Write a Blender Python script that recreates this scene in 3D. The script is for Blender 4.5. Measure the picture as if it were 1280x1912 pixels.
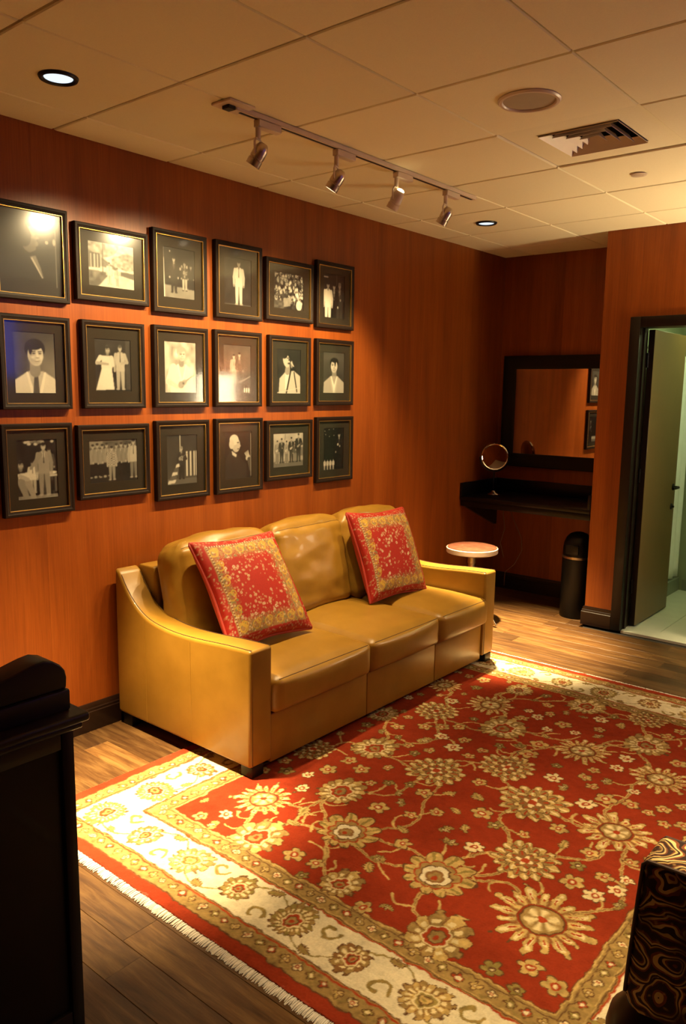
import bpy, bmesh, math, random
import numpy as np
from mathutils import Vector, Matrix, noise as mnoise
random.seed(7)
RNG = np.random.default_rng(7)
for o in list(bpy.data.objects):
    bpy.data.objects.remove(o)
S = bpy.context.scene
COL = S.collection
PI = math.pi
# ------------------------------------------------------------------ camera
CAM = Vector((3.2854, -1.9701, 1.6664))
YAW, PITCH, ROLL, FPX = 0.6913, -0.1530, 0.0139, 1472.47
cd = bpy.data.cameras.new('camera')
cd.sensor_fit = 'HORIZONTAL'; cd.sensor_width = 36.0
cd.lens = FPX / 1280 * 36.0
cd.clip_start = 0.02
cam = bpy.data.objects.new('camera', cd); COL.objects.link(cam)
fw = Vector((-math.sin(YAW) * math.cos(PITCH), math.cos(YAW) * math.cos(PITCH), math.sin(PITCH)))
rt = Vector((math.cos(YAW), math.sin(YAW), 0)); up = rt.cross(fw)
r2 = math.cos(ROLL) * rt + math.sin(ROLL) * up
u2 = -math.sin(ROLL) * rt + math.cos(ROLL) * up
cam.matrix_world = Matrix(((r2.x, u2.x, -fw.x, CAM.x), (r2.y, u2.y, -fw.y, CAM.y),
                           (r2.z, u2.z, -fw.z, CAM.z), (0, 0, 0, 1)))
S.camera = cam
# ------------------------------------------------------------------ world, exposure
w = bpy.data.worlds.new('world'); S.world = w; w.use_nodes = True
w.node_tree.nodes['Background'].inputs[0].default_value = (1.0, 0.72, 0.45, 1)
w.node_tree.nodes['Background'].inputs[1].default_value = 0.02
S.view_settings.view_transform = 'Standard'
S.view_settings.look = 'None'
S.view_settings.gamma = 1.0
S.view_settings.use_curve_mapping = False
S.view_settings.exposure = -0.18
# light levels (all belong to real fixtures built below)
WARM = (1.0, 0.74, 0.38)
TRACK_W = 115.0
CAN_W = 3000.0
CAN_ALCOVE_W = 4300.0
CAN_BACK_W = 480.0
SHADE_L = 28.0
LAMP_W = 115.0
BATH_L = 15.0
# ------------------------------------------------------------------ room constants
H = 2.759          # ceiling
YD = 3.475         # door wall face
YF = 4.05          # alcove far wall
XC = 1.085         # column left edge
XR, YB = 4.6, -3.4
T = 0.6106; OX = 0.2548
# ------------------------------------------------------------------ materials
def srgb(r, g, b):
    f = lambda c: (c / 255 / 12.92) if c <= 10 else ((c / 255 + .055) / 1.055) ** 2.4
    return (f(r), f(g), f(b), 1)
class NT:
    def __init__(self, name):
        self.m = bpy.data.materials.new(name); self.m.use_nodes = True
        self.t = self.m.node_tree; self.b = self.t.nodes['Principled BSDF']
    def n(self, kind, **kw):
        nd = self.t.nodes.new('ShaderNode' + kind)
        for k, v in kw.items():
            if hasattr(nd, k) and k not in nd.inputs: setattr(nd, k, v)
            else: nd.inputs[k].default_value = v
        return nd
    def l(self, a, b): self.t.links.new(a, b)
    def ramp(self, fac, stops, interp='LINEAR'):
        r = self.n('ValToRGB'); cr = r.color_ramp; cr.interpolation = interp
        while len(cr.elements) < len(stops): cr.elements.new(0.5)
        for e, (p, c) in zip(cr.elements, stops):
            e.position = p; e.color = c if len(c) == 4 else (*c, 1)
        self.l(fac, r.inputs[0]); return r.outputs[0]
    def coords(self, scale=(1, 1, 1), kind='Object', rot=(0, 0, 0)):
        tc = self.n('TexCoord'); mp = self.n('Mapping')
        mp.inputs['Scale'].default_value = scale; mp.inputs['Rotation'].default_value = rot
        self.l(tc.outputs[kind], mp.inputs[0]); return mp.outputs[0]
    def world_coords(self, scale=(1, 1, 1)):
        g = self.n('NewGeometry'); mp = self.n('Mapping'); mp.inputs['Scale'].default_value = scale
        self.l(g.outputs['Position'], mp.inputs[0]); return mp.outputs[0]
    def noise(self, vec, scale, detail=4, rough=.55, dist=0):
        nd = self.n('TexNoise', Scale=scale, Detail=detail, Roughness=rough, Distortion=dist)
        self.l(vec, nd.inputs['Vector']); return nd.outputs[0]
    def mix(self, fac, a, b, mode='MIX'):
        nd = self.n('Mix', data_type='RGBA', blend_type=mode)
        for s, v in ((0, fac), (6, a), (7, b)):
            if hasattr(v, 'is_output'): self.l(v, nd.inputs[s])
            else: nd.inputs[s].default_value = v
        return nd.outputs[2]
    def math(self, op, a, b=0.0):
        nd = self.n('Math', operation=op)
        for s, v in ((0, a), (1, b)):
            if hasattr(v, 'is_output'): self.l(v, nd.inputs[s])
            else: nd.inputs[s].default_value = v
        return nd.outputs[0]
    def bump(self, h, strength=.2, dist=.002):
        b = self.n('Bump', Strength=strength, Distance=dist); self.l(h, b.inputs['Height'])
        self.l(b.outputs[0], self.b.inputs['Normal'])
    def set(self, base=None, rough=None, metal=None, coat=None, spec=None, sheen=None):
        def s(k, v):
            if v is None: return
            if hasattr(v, 'is_output'): self.l(v, self.b.inputs[k])
            else: self.b.inputs[k].default_value = v
        s('Base Color', base); s('Roughness', rough); s('Metallic', metal); s('Coat Weight', coat)
        s('Specular IOR Level', spec); s('Sheen Weight', sheen); return self.m
def plain(name, c, rough=.5, metal=0., coat=0., spec=.5, bump=0, bscale=200):
    k = NT(name); v = k.coords()
    nz = k.noise(v, 9, 3)
    c = (*c[:3], 1)
    base = k.mix(nz, tuple(x * .88 for x in c[:3]) + (1,), tuple(min(1, x * 1.1) for x in c[:3]) + (1,))
    if bump: k.bump(k.noise(v, bscale, 2), bump, .001)
    return k.set(base, rough, metal, coat, spec)
def emis(name, c, strength):
    k = NT(name); k.set((0, 0, 0, 1), .5)
    k.b.inputs['Emission Color'].default_value = (*c, 1); k.b.inputs['Emission Strength'].default_value = strength
    return k.m
def veneer():
    k = NT('cherry_veneer')
    oi = k.n('ObjectInfo')
    pos = k.world_coords((1, 1, 1))
    off = k.n('VectorMath', operation='ADD'); k.l(pos, off.inputs[0])
    cmb = k.n('CombineXYZ'); k.l(k.math('MULTIPLY', oi.outputs['Random'], 40), cmb.inputs[0]); k.l(cmb.outputs[0], off.inputs[1])
    def st(s):
        mp = k.n('Mapping'); mp.inputs['Scale'].default_value = s; k.l(off.outputs[0], mp.inputs[0]); return mp.outputs[0]
    broad = k.noise(st((5, 5, .35)), 1.6, 4, .6, .6)
    fine = k.noise(st((60, 60, 1.4)), 3.0, 5, .7)
    base = k.ramp(broad, [(.28, (.21, .047, .006)), (.5, (.28, .067, .008)), (.72, (.34, .089, .012))])
    fl = k.ramp(fine, [(.3, (.66, .60, .55)), (.62, (1, 1, 1))])
    b2 = k.mix(.75, base, fl, 'MULTIPLY')
    tone = k.ramp(oi.outputs['Random'], [(0, (.84, .82, .80)), (1, (1.12, 1.12, 1.12))])
    b3 = k.mix(1.0, b2, tone, 'MULTIPLY')
    k.bump(fine, .06, .0006)
    return k.set(b3, .36, spec=.35)
def dark_wood(name='espresso_wood', c=(.009, .0040, .0025), rough=.42, coat=.05):
    k = NT(name)
    v = k.world_coords((2, 2, 2))
    n1 = k.noise(k.coords((30, 3, 3)), 2.5, 5, .65)
    c4 = (*c, 1)
    return k.set(k.mix(n1, tuple(x * .6 for x in c) + (1,), tuple(x * 1.5 for x in c) + (1,)), rough, coat=coat, spec=.32 if coat else .18)
def plank_mat():
    k = NT('hand_scraped_plank')
    oi = k.n('ObjectInfo')
    pos = k.world_coords()
    cmb = k.n('CombineXYZ'); k.l(k.math('MULTIPLY', oi.outputs['Random'], 60), cmb.inputs[1])
    add = k.n('VectorMath', operation='ADD'); k.l(pos, add.inputs[0]); k.l(cmb.outputs[0], add.inputs[1])
    def st(s):
        mp = k.n('Mapping'); mp.inputs['Scale'].default_value = s; k.l(add.outputs[0], mp.inputs[0]); return mp.outputs[0]
    g1 = k.noise(st((1.6, 14, 1)), 2.2, 6, .65, .5)
    g2 = k.noise(st((5, 90, 1)), 2.0, 5, .7)
    base = k.ramp(g1, [(.25, (.036, .014, .005)), (.48, (.095, .045, .014)), (.7, (.175, .096, .032))])
    tone = k.ramp(oi.outputs['Random'], [(0, (.42, .40, .40)), (.22, (.75, .72, .70)), (.6, (1, 1, 1)), (1, (1.25, 1.22, 1.15))])
    b = k.mix(1.0, base, tone, 'MULTIPLY')
    b = k.mix(.6, b, k.ramp(g2, [(.3, (.55, .5, .45)), (.6, (1, 1, 1))]), 'MULTIPLY')
    k.bump(g1, .25, .004)
    return k.set(b, .38, spec=.4)
def leather():
    k = NT('mustard_leather')
    v = k.coords()
    n1 = k.noise(v, 5, 4, .6)
    n2 = k.n('TexVoronoi', Scale=340.0); k.l(v, n2.inputs['Vector'])
    base = k.ramp(n1, [(.3, (.26, .132, .014)), (.7, (.34, .178, .022))])
    k.bump(n2.outputs[0], .12, .0006)
    return k.set(base, .36, spec=.45, coat=.12)
def vcol_mat(name, rough=.8, bump=0, bscale=900, sheen=0., spec=.2, gain=1.0):
    k = NT(name)
    a = k.n('VertexColor', layer_name='Col')
    if bump:
        k.bump(k.noise(k.coords(), bscale, 2), bump, .002)
    c = a.outputs[0]
    if gain != 1.0: c = k.mix(1.0, c, (gain, gain, gain, 1), 'MULTIPLY')
    return k.set(c, rough, spec=spec, sheen=sheen)
def glass_mat(name, rough=.09):
    k = NT(name); t = k.t; t.nodes.remove(k.b)
    out = [n for n in t.nodes if n.type == 'OUTPUT_MATERIAL'][0]
    lw = k.n('LayerWeight', Blend=.5); fr_ = k.math('ADD', .055, k.math('MULTIPLY', .96, k.math('POWER', lw.outputs['Facing'], 5.0))); tr = k.n('BsdfTransparent'); gl = k.n('BsdfGlossy', Roughness=rough); g2 = k.n('BsdfGlossy', Roughness=.18); gm = k.n('MixShader'); gm.inputs[0].default_value = .35; k.l(gl.outputs[0], gm.inputs[1]); k.l(g2.outputs[0], gm.inputs[2])
    tr.inputs[0].default_value = (.97, .98, .97, 1)
    mx = k.n('MixShader'); k.l(fr_, mx.inputs[0]); k.l(tr.outputs[0], mx.inputs[1]); k.l(gm.outputs[0], mx.inputs[2])
    k.l(mx.outputs[0], out.inputs[0]); return k.m
def granite():
    k = NT('black_granite'); v = k.coords()
    vo = k.n('TexVoronoi', Scale=260.0); k.l(v, vo.inputs['Vector'])
    c = k.ramp(k.noise(v, 130, 3), [(.45, (.004, .0035, .0035)), (.66, (.008, .006, .006)), (.78, (.03, .025, .022))])
    return k.set(c, .3, spec=.3)
def paisley():
    k = NT('paisley_upholstery')
    v = k.coords((1, 1, 1))
    wv = k.n('TexNoise', Scale=9.0, Detail=2.0); k.l(v, wv.inputs['Vector'])
    ad = k.n('VectorMath', operation='MULTIPLY_ADD')
    k.l(wv.outputs[1], ad.inputs[0]); ad.inputs[1].default_value = (.10, .10, .10); k.l(v, ad.inputs[2])
    vo = k.n('TexVoronoi', Scale=8.5); k.l(ad.outputs[0], vo.inputs['Vector'])
    v2 = k.n('TexVoronoi', Scale=46.0); k.l(ad.outputs[0], v2.inputs['Vector'])
    rings = k.math('FRACT', k.math('MULTIPLY', vo.outputs[0], 4.2))
    fine = k.noise(ad.outputs[0], 70, 3)
    c = k.ramp(rings, [(0, (.66, .50, .22)), (.16, (.20, .055, .016)), (.30, (.025, .008, .004)), (.62, (.14, .038, .011)), (.72, (.55, .38, .13)), (.84, (.030, .010, .005))], 'CONSTANT')
    dots = k.ramp(v2.outputs[0], [(.0, (1, 1, 1)), (.26, (0, 0, 0))])
    c = k.mix(k.math('MULTIPLY', dots, .75), c, (.52, .30, .09, 1))
    big = k.noise(v, 5.0, 2)
    c = k.mix(k.ramp(big, [(.50, (0, 0, 0)), (.60, (.85, .85, .85))]), c, (.035, .011, .005, 1))
    k.bump(fine, .15, .001)
    return k.set(c, .75, spec=.25)
def tile_mat():
    k = NT('ceiling_tile_white')
    v = k.world_coords()
    oi = k.n('ObjectInfo')
    f = k.noise(v, 260, 3, .6)
    c = k.mix(f, (.74, .67, .46, 1), (.86, .78, .55, 1))
    c = k.mix(1.0, c, k.ramp(oi.outputs['Random'], [(0, (.95, .95, .95)), (1, (1.03, 1.03, 1.03))]), 'MULTIPLY')
    k.bump(f, .3, .0015)
    return k.set(c, .95, spec=.1)
M = dict(
    veneer=veneer(), espresso=dark_wood(), frame=dark_wood('frame_wood', (.012, .0055, .003), .55, 0.), trim=dark_wood('trim_wood', (.014, .006, .004), .28, .2),
    plank=plank_mat(), leather=leather(), seam=plain('dark_thread', (.06, .025, .008), .7),
    tile=tile_mat(), grid=plain('grid_enamel', (.42, .36, .29), .5), backing=plain('ceiling_void', (.03, .025, .02), .9),
    white_metal=plain('cream_enamel', (.62, .50, .38), .38), black=plain('black_plastic', (.006, .0055, .005), .4, spec=.3),
    chrome=plain('chrome', (.82, .80, .78), .08, 1.0), brushed=plain('brushed_nickel', (.55, .47, .38), .32, 1.0),
    gold=plain('gilt', (.75, .47, .13), .32, 1.0), mat=plain('charcoal_mat_board', (.026, .021, .014), .85, spec=.2),
    print=vcol_mat('photo_print', .55, spec=.3), glass=glass_mat('picture_glass', .075), mirror=plain('mirror_silver', (.80, .80, .80), .015, 1.0),
    granite=granite(), rug=vcol_mat('wool_pile', .95, .5, 700, 0., .03), fringe=plain('cotton_fringe', (.72, .66, .56), .9),
    rugback=plain('rug_edge', (.30, .04, .015), .95), silk=vcol_mat('printed_silk', .6, .2, 500, 0., .25, .76), silkback=plain('red_silk', (.38, .03, .015), .6),
    paisley=paisley(), piping=plain('dark_piping', (.05, .02, .01), .7),
    grille=plain('speaker_grille', (.40, .33, .23), .85, bump=.6, bscale=900), void=plain('duct_void', (.004, .0035, .003), .9),
    bath_wall=plain('grey_green_paint', (.30, .34, .22), .7), bath_white=plain('bath_ceiling_paint', (.6, .64, .5), .8),
    bath_tile=plain('pale_floor_tile', (.60, .62, .52), .35), grout=plain('grout', (.25, .25, .2), .9), curb=plain('grey_tile', (.22, .24, .18), .4),
    curtain=plain('shower_curtain_cloth', (.93, .95, .93), .7), door=plain('door_paint', (.16, .095, .030), .4),
    vinyl=None, shade=emis('lit_shade', (1.0, .80, .50), SHADE_L), lens=emis('lamp_lens', (1.0, .82, .55), 24.0), lens_1=emis('lamp_lens_soft', (1.0, .82, .55), 15.0), lens_2=emis('lamp_lens_dim', (1.0, .82, .55), 4.0), lens_3=emis('lamp_lens_faint', (1.0, .82, .55), 1.5),
    canlens=emis('can_lens', (.80, .90, 1.0), 1.3), tube=emis('fluorescent_lens', (.86, 1.0, .46), BATH_L),
    screen=emis('blue_screen', (.03, .10, 1.0), 2.5), bulb=emis('bulb_back', (1.0, .78, .40), 9.0),
    cord=plain('brown_cord', (.10, .05, .025), .6), sheen_black=plain('gloss_black_bin', (.005, .0045, .004), .38, spec=.3))
def vinyl():
    k = NT('worn_vinyl'); v = k.coords()
    n = k.noise(v, 14, 4, .6)
    c = k.ramp(n, [(.42, (.10, .034, .020)), (.66, (.13, .052, .03)), (.72, (.50, .42, .36))])
    return k.set(c, .25, coat=.4)
M['vinyl'] = vinyl()
# ------------------------------------------------------------------ mesh helpers
class MB:
    def __init__(self): self.v = []; self.f = []
    def add(self, vs, fs):
        o = len(self.v); self.v += [tuple(p) for p in vs]; self.f += [tuple(i + o for i in f) for f in fs]; return self
    def box(self, x0, x1, y0, y1, z0, z1):
        return self.add([(x0, y0, z0), (x1, y0, z0), (x1, y1, z0), (x0, y1, z0), (x0, y0, z1), (x1, y0, z1), (x1, y1, z1), (x0, y1, z1)],
                        [(0, 3, 2, 1), (4, 5, 6, 7), (0, 1, 5, 4), (1, 2, 6, 5), (2, 3, 7, 6), (3, 0, 4, 7)])
    def bevbox(self, x0, x1, y0, y1, z0, z1, r=.005, seg=2):
        bm = bmesh.new(); bmesh.ops.create_cube(bm, size=1)
        for v in bm.verts:
            v.co = Vector(((x0 + x1) / 2 + v.co.x * (x1 - x0), (y0 + y1) / 2 + v.co.y * (y1 - y0), (z0 + z1) / 2 + v.co.z * (z1 - z0)))
        bmesh.ops.bevel(bm, geom=bm.edges[:], offset=r, segments=seg, profile=.5, affect='EDGES')
        return self.bm(bm)
    def bm(self, bm):
        bm.verts.index_update()
        self.add([v.co[:] for v in bm.verts], [[v.index for v in f.verts] for f in bm.faces]); bm.free(); return self
    def lathe(self, prof, n=32, c=(0, 0, 0), axis='z', ring=False):
        vs = []; fs = []; m = len(prof)
        for i in range(n):
            a = 2 * PI * i / n
            for r, z in prof:
                p = (r * math.cos(a), r * math.sin(a), z)
                if axis == 'x': p = (p[2], p[0], p[1])
                if axis == 'y': p = (p[1], p[2], p[0])
                vs.append((p[0] + c[0], p[1] + c[1], p[2] + c[2]))
        for i in range(n):
            for j in range(m if ring else m - 1):
                a, b, k = i * m, ((i + 1) % n) * m, (j + 1) % m
                fs.append((a + j, b + j, b + k, a + k))
        if ring: return self.add(vs, fs)
        if prof[0][0] > 1e-6: fs.append(tuple(i * m for i in range(n))[::-1])
        if prof[-1][0] > 1e-6: fs.append(tuple(i * m + m - 1 for i in range(n)))
        return self.add(vs, fs)
    def tube(self, pts, r, n=8, closed=False):
        P = [Vector(p) for p in pts]; m = len(P); vs = []; fs = []
        rr = r if isinstance(r, (list, tuple)) else [r] * m
        ref = None
        for i, p in enumerate(P):
            a = P[(i - 1) % m] if (closed or i > 0) else p; b = P[(i + 1) % m] if (closed or i < m - 1) else p
            t = (b - a).normalized()
            if ref is None: ref = Vector((0, 0, 1)) if abs(t.z) < .9 else Vector((1, 0, 0))
            s = t.cross(ref).normalized(); q = s.cross(t).normalized(); ref = q
            for k in range(n):
                an = 2 * PI * k / n; vs.append(p + (s * math.cos(an) + q * math.sin(an)) * rr[i])
        R = m if closed else m - 1
        for i in range(R):
            for k in range(n):
                a = i * n + k; b = i * n + (k + 1) % n; c = ((i + 1) % m) * n + (k + 1) % n; d = ((i + 1) % m) * n + k
                fs.append((a, b, c, d))
        if not closed:
            fs.append(tuple(range(n))[::-1]); fs.append(tuple((m - 1) * n + k for k in range(n)))
        return self.add(vs, fs)
    def prism(self, poly, a0, a1, axis='y'):
        n = len(poly)
        def P(u, v, a): return (u, a, v) if axis == 'y' else ((a, u, v) if axis == 'x' else (u, v, a))
        return self.add([P(u, v, a0) for u, v in poly] + [P(u, v, a1) for u, v in poly],
                        [tuple(range(n)), tuple(range(2 * n - 1, n - 1, -1))] + [(i, n + i, n + (i + 1) % n, (i + 1) % n) for i in range(n)])
    def rprism(self, poly, a0, a1, axis='y', r=.01, seg=3, ang=30):
        m = MB().prism(poly, a0, a1, axis); bm = m.to_bm()
        bmesh.ops.recalc_face_normals(bm, faces=bm.faces[:])
        ed = [e for e in bm.edges if len(e.link_faces) == 2 and e.calc_face_angle(0) > math.radians(ang)]
        bmesh.ops.bevel(bm, geom=ed, offset=r, segments=seg, profile=.5, affect='EDGES', clamp_overlap=True)
        return self.bm(bm)
    def to_bm(self):
        bm = bmesh.new(); vs = [bm.verts.new(v) for v in self.v]
        for f in self.f:
            try: bm.faces.new([vs[i] for i in f])
            except ValueError: pass
        return bm
    def mesh(self, name, smooth=True, fix=True, ang=38):
        me = bpy.data.meshes.new(name); me.from_pydata(self.v, [], self.f)
        if fix:
            bm = bmesh.new(); bm.from_mesh(me); bmesh.ops.recalc_face_normals(bm, faces=bm.faces[:]); bm.to_mesh(me); bm.free()
        if smooth:
            me.polygons.foreach_set('use_smooth', [True] * len(me.polygons)); me.set_sharp_from_angle(angle=math.radians(ang))
        me.update(); return me
def obj(name, mesh, mat, parent=None, loc=(0, 0, 0), rot=(0, 0, 0), **kw):
    me = mesh if isinstance(mesh, bpy.types.Mesh) else mesh.mesh(name, **kw)
    if mat and not me.materials: me.materials.append(mat)
    o = bpy.data.objects.new(name, me); COL.objects.link(o)
    o.location = loc; o.rotation_euler = rot
    if parent: o.parent = parent
    return o
def thing(name, label, cat, loc=(0, 0, 0), rot=(0, 0, 0), group=None):
    o = bpy.data.objects.new(name, None); COL.objects.link(o); o.empty_display_size = .1
    o.location = loc; o.rotation_euler = rot; o['label'] = label; o['category'] = cat
    if group: o['group'] = group
    return o
def struct(name, mesh, mat, **kw):
    o = obj(name, mesh, mat, **kw); o['kind'] = 'structure'; return o
def grid_mesh(name, X, Y, Z, col=None):
    ny, nx = X.shape
    me = bpy.data.meshes.new(name)
    co = np.stack([X, Y, Z], -1).reshape(-1, 3).astype(np.float32)
    idx = np.arange(nx * ny).reshape(ny, nx)
    q = np.stack([idx[:-1, :-1], idx[:-1, 1:], idx[1:, 1:], idx[1:, :-1]], -1).reshape(-1, 4)
    me.vertices.add(len(co)); me.vertices.foreach_set('co', co.ravel())
    me.loops.add(q.size); me.loops.foreach_set('vertex_index', q.ravel().astype(np.int32))
    me.polygons.add(len(q)); me.polygons.foreach_set('loop_start', (np.arange(len(q)) * 4).astype(np.int32))
    me.polygons.foreach_set('use_smooth', np.ones(len(q), dtype=bool))
    me.update(calc_edges=True)
    if col is not None:
        a = me.color_attributes.new('Col', 'FLOAT_COLOR', 'POINT')
        c = np.ones((len(co), 4), np.float32); c[:, :3] = col.reshape(-1, 3); a.data.foreach_set('color', c.ravel())
    return me
def cushion(sx, sy, sz, r=.05, n=18, crown=.02, wr=0., seed=0, pinch=0.):
    """puffed rounded box centred on x,y,z"""
    bm = bmesh.new(); bmesh.ops.create_cube(bm, size=2)
    bmesh.ops.subdivide_edges(bm, edges=bm.edges[:], cuts=n, use_grid_fill=True)
    h = Vector((sx / 2, sy / 2, sz / 2)); inn = Vector((max(h.x - r, .001), max(h.y - r, .001), max(h.z - r, .001)))
    edge = []
    for v in bm.verts:
        q = v.co.copy()
        e = Vector([math.copysign(abs(c) ** .8, c) for c in q])
        p = Vector((e.x * h.x, e.y * h.y, e.z * h.z))
        c = Vector([max(-inn[i], min(inn[i], p[i])) for i in range(3)])
        d = p - c
        if d.length > 1e-9: p = c + d.normalized() * r
        fx, fy, fz = 1 - q.x ** 2, 1 - q.y ** 2, 1 - q.z ** 2
        p.z += crown * math.copysign(1, q.z) * fx * fy * (abs(q.z) ** 3)
        p.x += crown * .6 * math.copysign(1, q.x) * fz * fy * (abs(q.x) ** 3)
        p.y += crown * .5 * math.copysign(1, q.y) * fz * fx * (abs(q.y) ** 3)
        if wr:
            s = Vector((p.x * 9 + seed, p.y * 5, p.z * 9))
            p += Vector((0, 0, 0)) + q.normalized() * wr * (mnoise.noise(s) + .5 * mnoise.noise(s * 2.3))
        v.co = p
        if q.x > .999 and q.z > .999 and abs(q.y) < .97: edge.append(tuple(p))
    m = MB().bm(bm); m.edge = sorted(edge, key=lambda c: c[1]); return m
# ------------------------------------------------------------------ room shell
FLOOR = struct('floor', MB().box(0, XR, YB, YF, -.06, -.018), M['backing'])
PW, PL = .128, .92
row = 0; y = YB
while y < YF - .01:
    y1 = min(y + PW, YF); x = -random.uniform(0, .85)
    while x < XR:
        x1 = x + PL * random.uniform(.8, 1.2); a, b = max(x, 0), min(x1, XR)
        if y1 > YD + .001 and a < XC: b = min(b, XC)
        if not (y1 > YD + .13 and a >= XC) and b - a > .03:
            g = .0003; dz = random.uniform(-.0004, .0004)
            bb = (a + g, b - g, y + g, y1 - g)
            m = MB(); t = .0012
            m.add([(bb[0], bb[2], -.018), (bb[1], bb[2], -.018), (bb[1], bb[3], -.018), (bb[0], bb[3], -.018),
                   (bb[0], bb[2], -t + dz), (bb[1], bb[2], -t + dz), (bb[1], bb[3], -t + dz), (bb[0], bb[3], -t + dz),
                   (bb[0] + t, bb[2] + t, dz), (bb[1] - t, bb[2] + t, dz), (bb[1] - t, bb[3] - t, dz), (bb[0] + t, bb[3] - t, dz)],
                  [(0, 1, 5, 4), (1, 2, 6, 5), (2, 3, 7, 6), (3, 0, 4, 7), (4, 5, 9, 8), (5, 6, 10, 9), (6, 7, 11, 10), (7, 4, 8, 11), (8, 9, 10, 11)])
            obj('plank', m, M['plank'], FLOOR, smooth=False, fix=False)
        x = x1
    y = y1; row += 1
CEIL = struct('ceiling', MB().box(0, XR, YB, YF, H + .15, H + .2), M['backing'])
cache = {}
def put_tile(x0, x1, y0, y1):
    key = (round(x1 - x0, 3), round(y1 - y0, 3))
    if key not in cache:
        dx, dy = key[0] / 2 - .0028, key[1] / 2 - .0055
        m = MB(); e = .004
        m.add([(-dx + e, -dy + e, 0), (dx - e, -dy + e, 0), (dx - e, dy - e, 0), (-dx + e, dy - e, 0), (-dx, -dy, e), (dx, -dy, e), (dx, dy, e), (-dx, dy, e),
               (-dx, -dy, .018), (dx, -dy, .018), (dx, dy, .018), (-dx, dy, .018)],
              [(3, 2, 1, 0), (0, 1, 5, 4), (1, 2, 6, 5), (2, 3, 7, 6), (3, 0, 4, 7), (4, 5, 9, 8), (5, 6, 10, 9), (6, 7, 11, 10), (7, 4, 8, 11)])
        cache[key] = m.mesh('ceiling_tile', smooth=False)
        cache[key].materials.append(M['tile'])
    obj('ceiling_tile', cache[key], None, CEIL, ((x0 + x1) / 2, (y0 + y1) / 2, H + random.uniform(0, .0012)))
VENT = (2, 2)                                # tile replaced by the air vent panel: column 2-3, row L4-L5
for j in range(-1, 8):
    for l in range(-6, 8):
        x0, x1 = max(OX + j * T, 0), min(OX + (j + 1) * T, XR); y0, y1 = max(l * T, YB), min((l + 1) * T, YF)
        if x1 - x0 < .02 or y1 - y0 < .02 or (j, l) == VENT: continue
        if y1 > YD and x1 > XC + .001:               # the cell straddles the column: keep only the part inside the room
            if y0 > YD - .03:
                x1 = XC
                if x1 - x0 < .02: continue
            else: y1 = YD
        jobs = [(x0, x1, y0, y1)]
        if y1 == YD and x0 < XC: jobs.append((x0, XC, YD, (l + 1) * T))
        for x0, x1, y0, y1 in jobs: put_tile(x0, x1, y0, y1)
for j in range(0, 8):
    x = OX + j * T
    obj('grid_bar', MB().box(x - .011, x + .011, YB, YF if x < XC else YD, H + .010, H + .03), M['grid'], CEIL, smooth=False)
for l in range(-5, 7):
    y = l * T
    obj('grid_bar', MB().box(0, XC if y > YD else XR, y - .011, y + .011, H + .016, H + .034), M['grid'], CEIL, smooth=False)
def panelled(name, axis, at, thick, a0, a1, z0, z1, first=0., step=1.22, sign=1):
    """wall slab with veneer panels hung on it; panels' visible face at `at`, normal = sign on axis"""
    back = at - sign * thick; face = at - sign * .012
    lo, hi = sorted((back, face))
    m = MB()
    if axis == 'x': m.box(lo, hi, a0, a1, z0, z1)
    else: m.box(a0, a1, lo, hi, z0, z1)
    wl = struct(name, m, M['backing'], smooth=False)
    cuts = [a0]; c = first
    while c < a1 - .05:
        if c > a0 + .05: cuts.append(c)
        c += step
    cuts.append(a1)
    for p, q in zip(cuts, cuts[1:]):
        lo, hi = sorted((face, at)); mm = MB(); g = .0002
        if axis == 'x': mm.bevbox(lo, hi, p + g, q - g, z0, z1, .0003, 1)
        else: mm.bevbox(p + g, q - g, lo, hi, z0, z1, .0003, 1)
        obj('panel', mm, M['veneer'], wl, smooth=False)
    return wl
HT = H + .03
panelled('wall_left', 'x', 0, .1, YB, YF, 0, HT, -2.55, 1.22)
panelled('wall_far', 'y', YF, .1, 0, XC, 0, HT, .53, .61, -1)
panelled('wall_alcove_right', 'x', XC, .045, YD + .001, YF, 0, HT, 5, 1.22, -1)
DX0, DX1, DZ = 1.355, 2.265, 2.112          # door opening
panelled('wall_door_left', 'y', YD, .145, XC, DX0 - .02, 0, HT, 9, 1.22, -1)
panelled('wall_door_over', 'y', YD, .145, DX0 - .02, DX1 + .02, DZ + .02, HT, 9, 1.22, -1)
panelled('wall_door_right', 'y', YD, .145, DX1 + .02, XR, 0, HT, 3.4, 1.22, -1)
panelled('wall_right', 'x', XR, .1, YB, YD, 0, HT, -2.2, 1.22, -1)
panelled('wall_rear', 'y', YB, .1, 0, XR, 0, HT, 1.22, 1.22, 1)
def base_profile(d, h):       # (outward, z)
    return [(0, 0), (d, 0), (d, h * .70), (d * .82, h * .73), (d * .82, h * .80), (d * .62, h * .84), (d * .55, h * .93), (d * .3, h), (0, h)]
bp = base_profile(.020, .137)
def baseboard(name, axis, at, sign, a0, a1):
    poly = [(at + sign * u, v) for u, v in bp]
    o = struct(name, MB().prism(poly, a0, a1, 'y' if axis == 'x' else 'x'), M['trim'], ang=25); return o
baseboard('baseboard_left', 'x', 0, 1, YB, YF)
baseboard('baseboard_far', 'y', YF, -1, .02, XC)
baseboard('baseboard_right', 'x', XR, -1, YB, YD)
baseboard('baseboard_rear', 'y', YB, 1, .02, XR - .02)
baseboard('baseboard_door_right', 'y', YD, -1, DX1 + .09, XR - .02)
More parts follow.
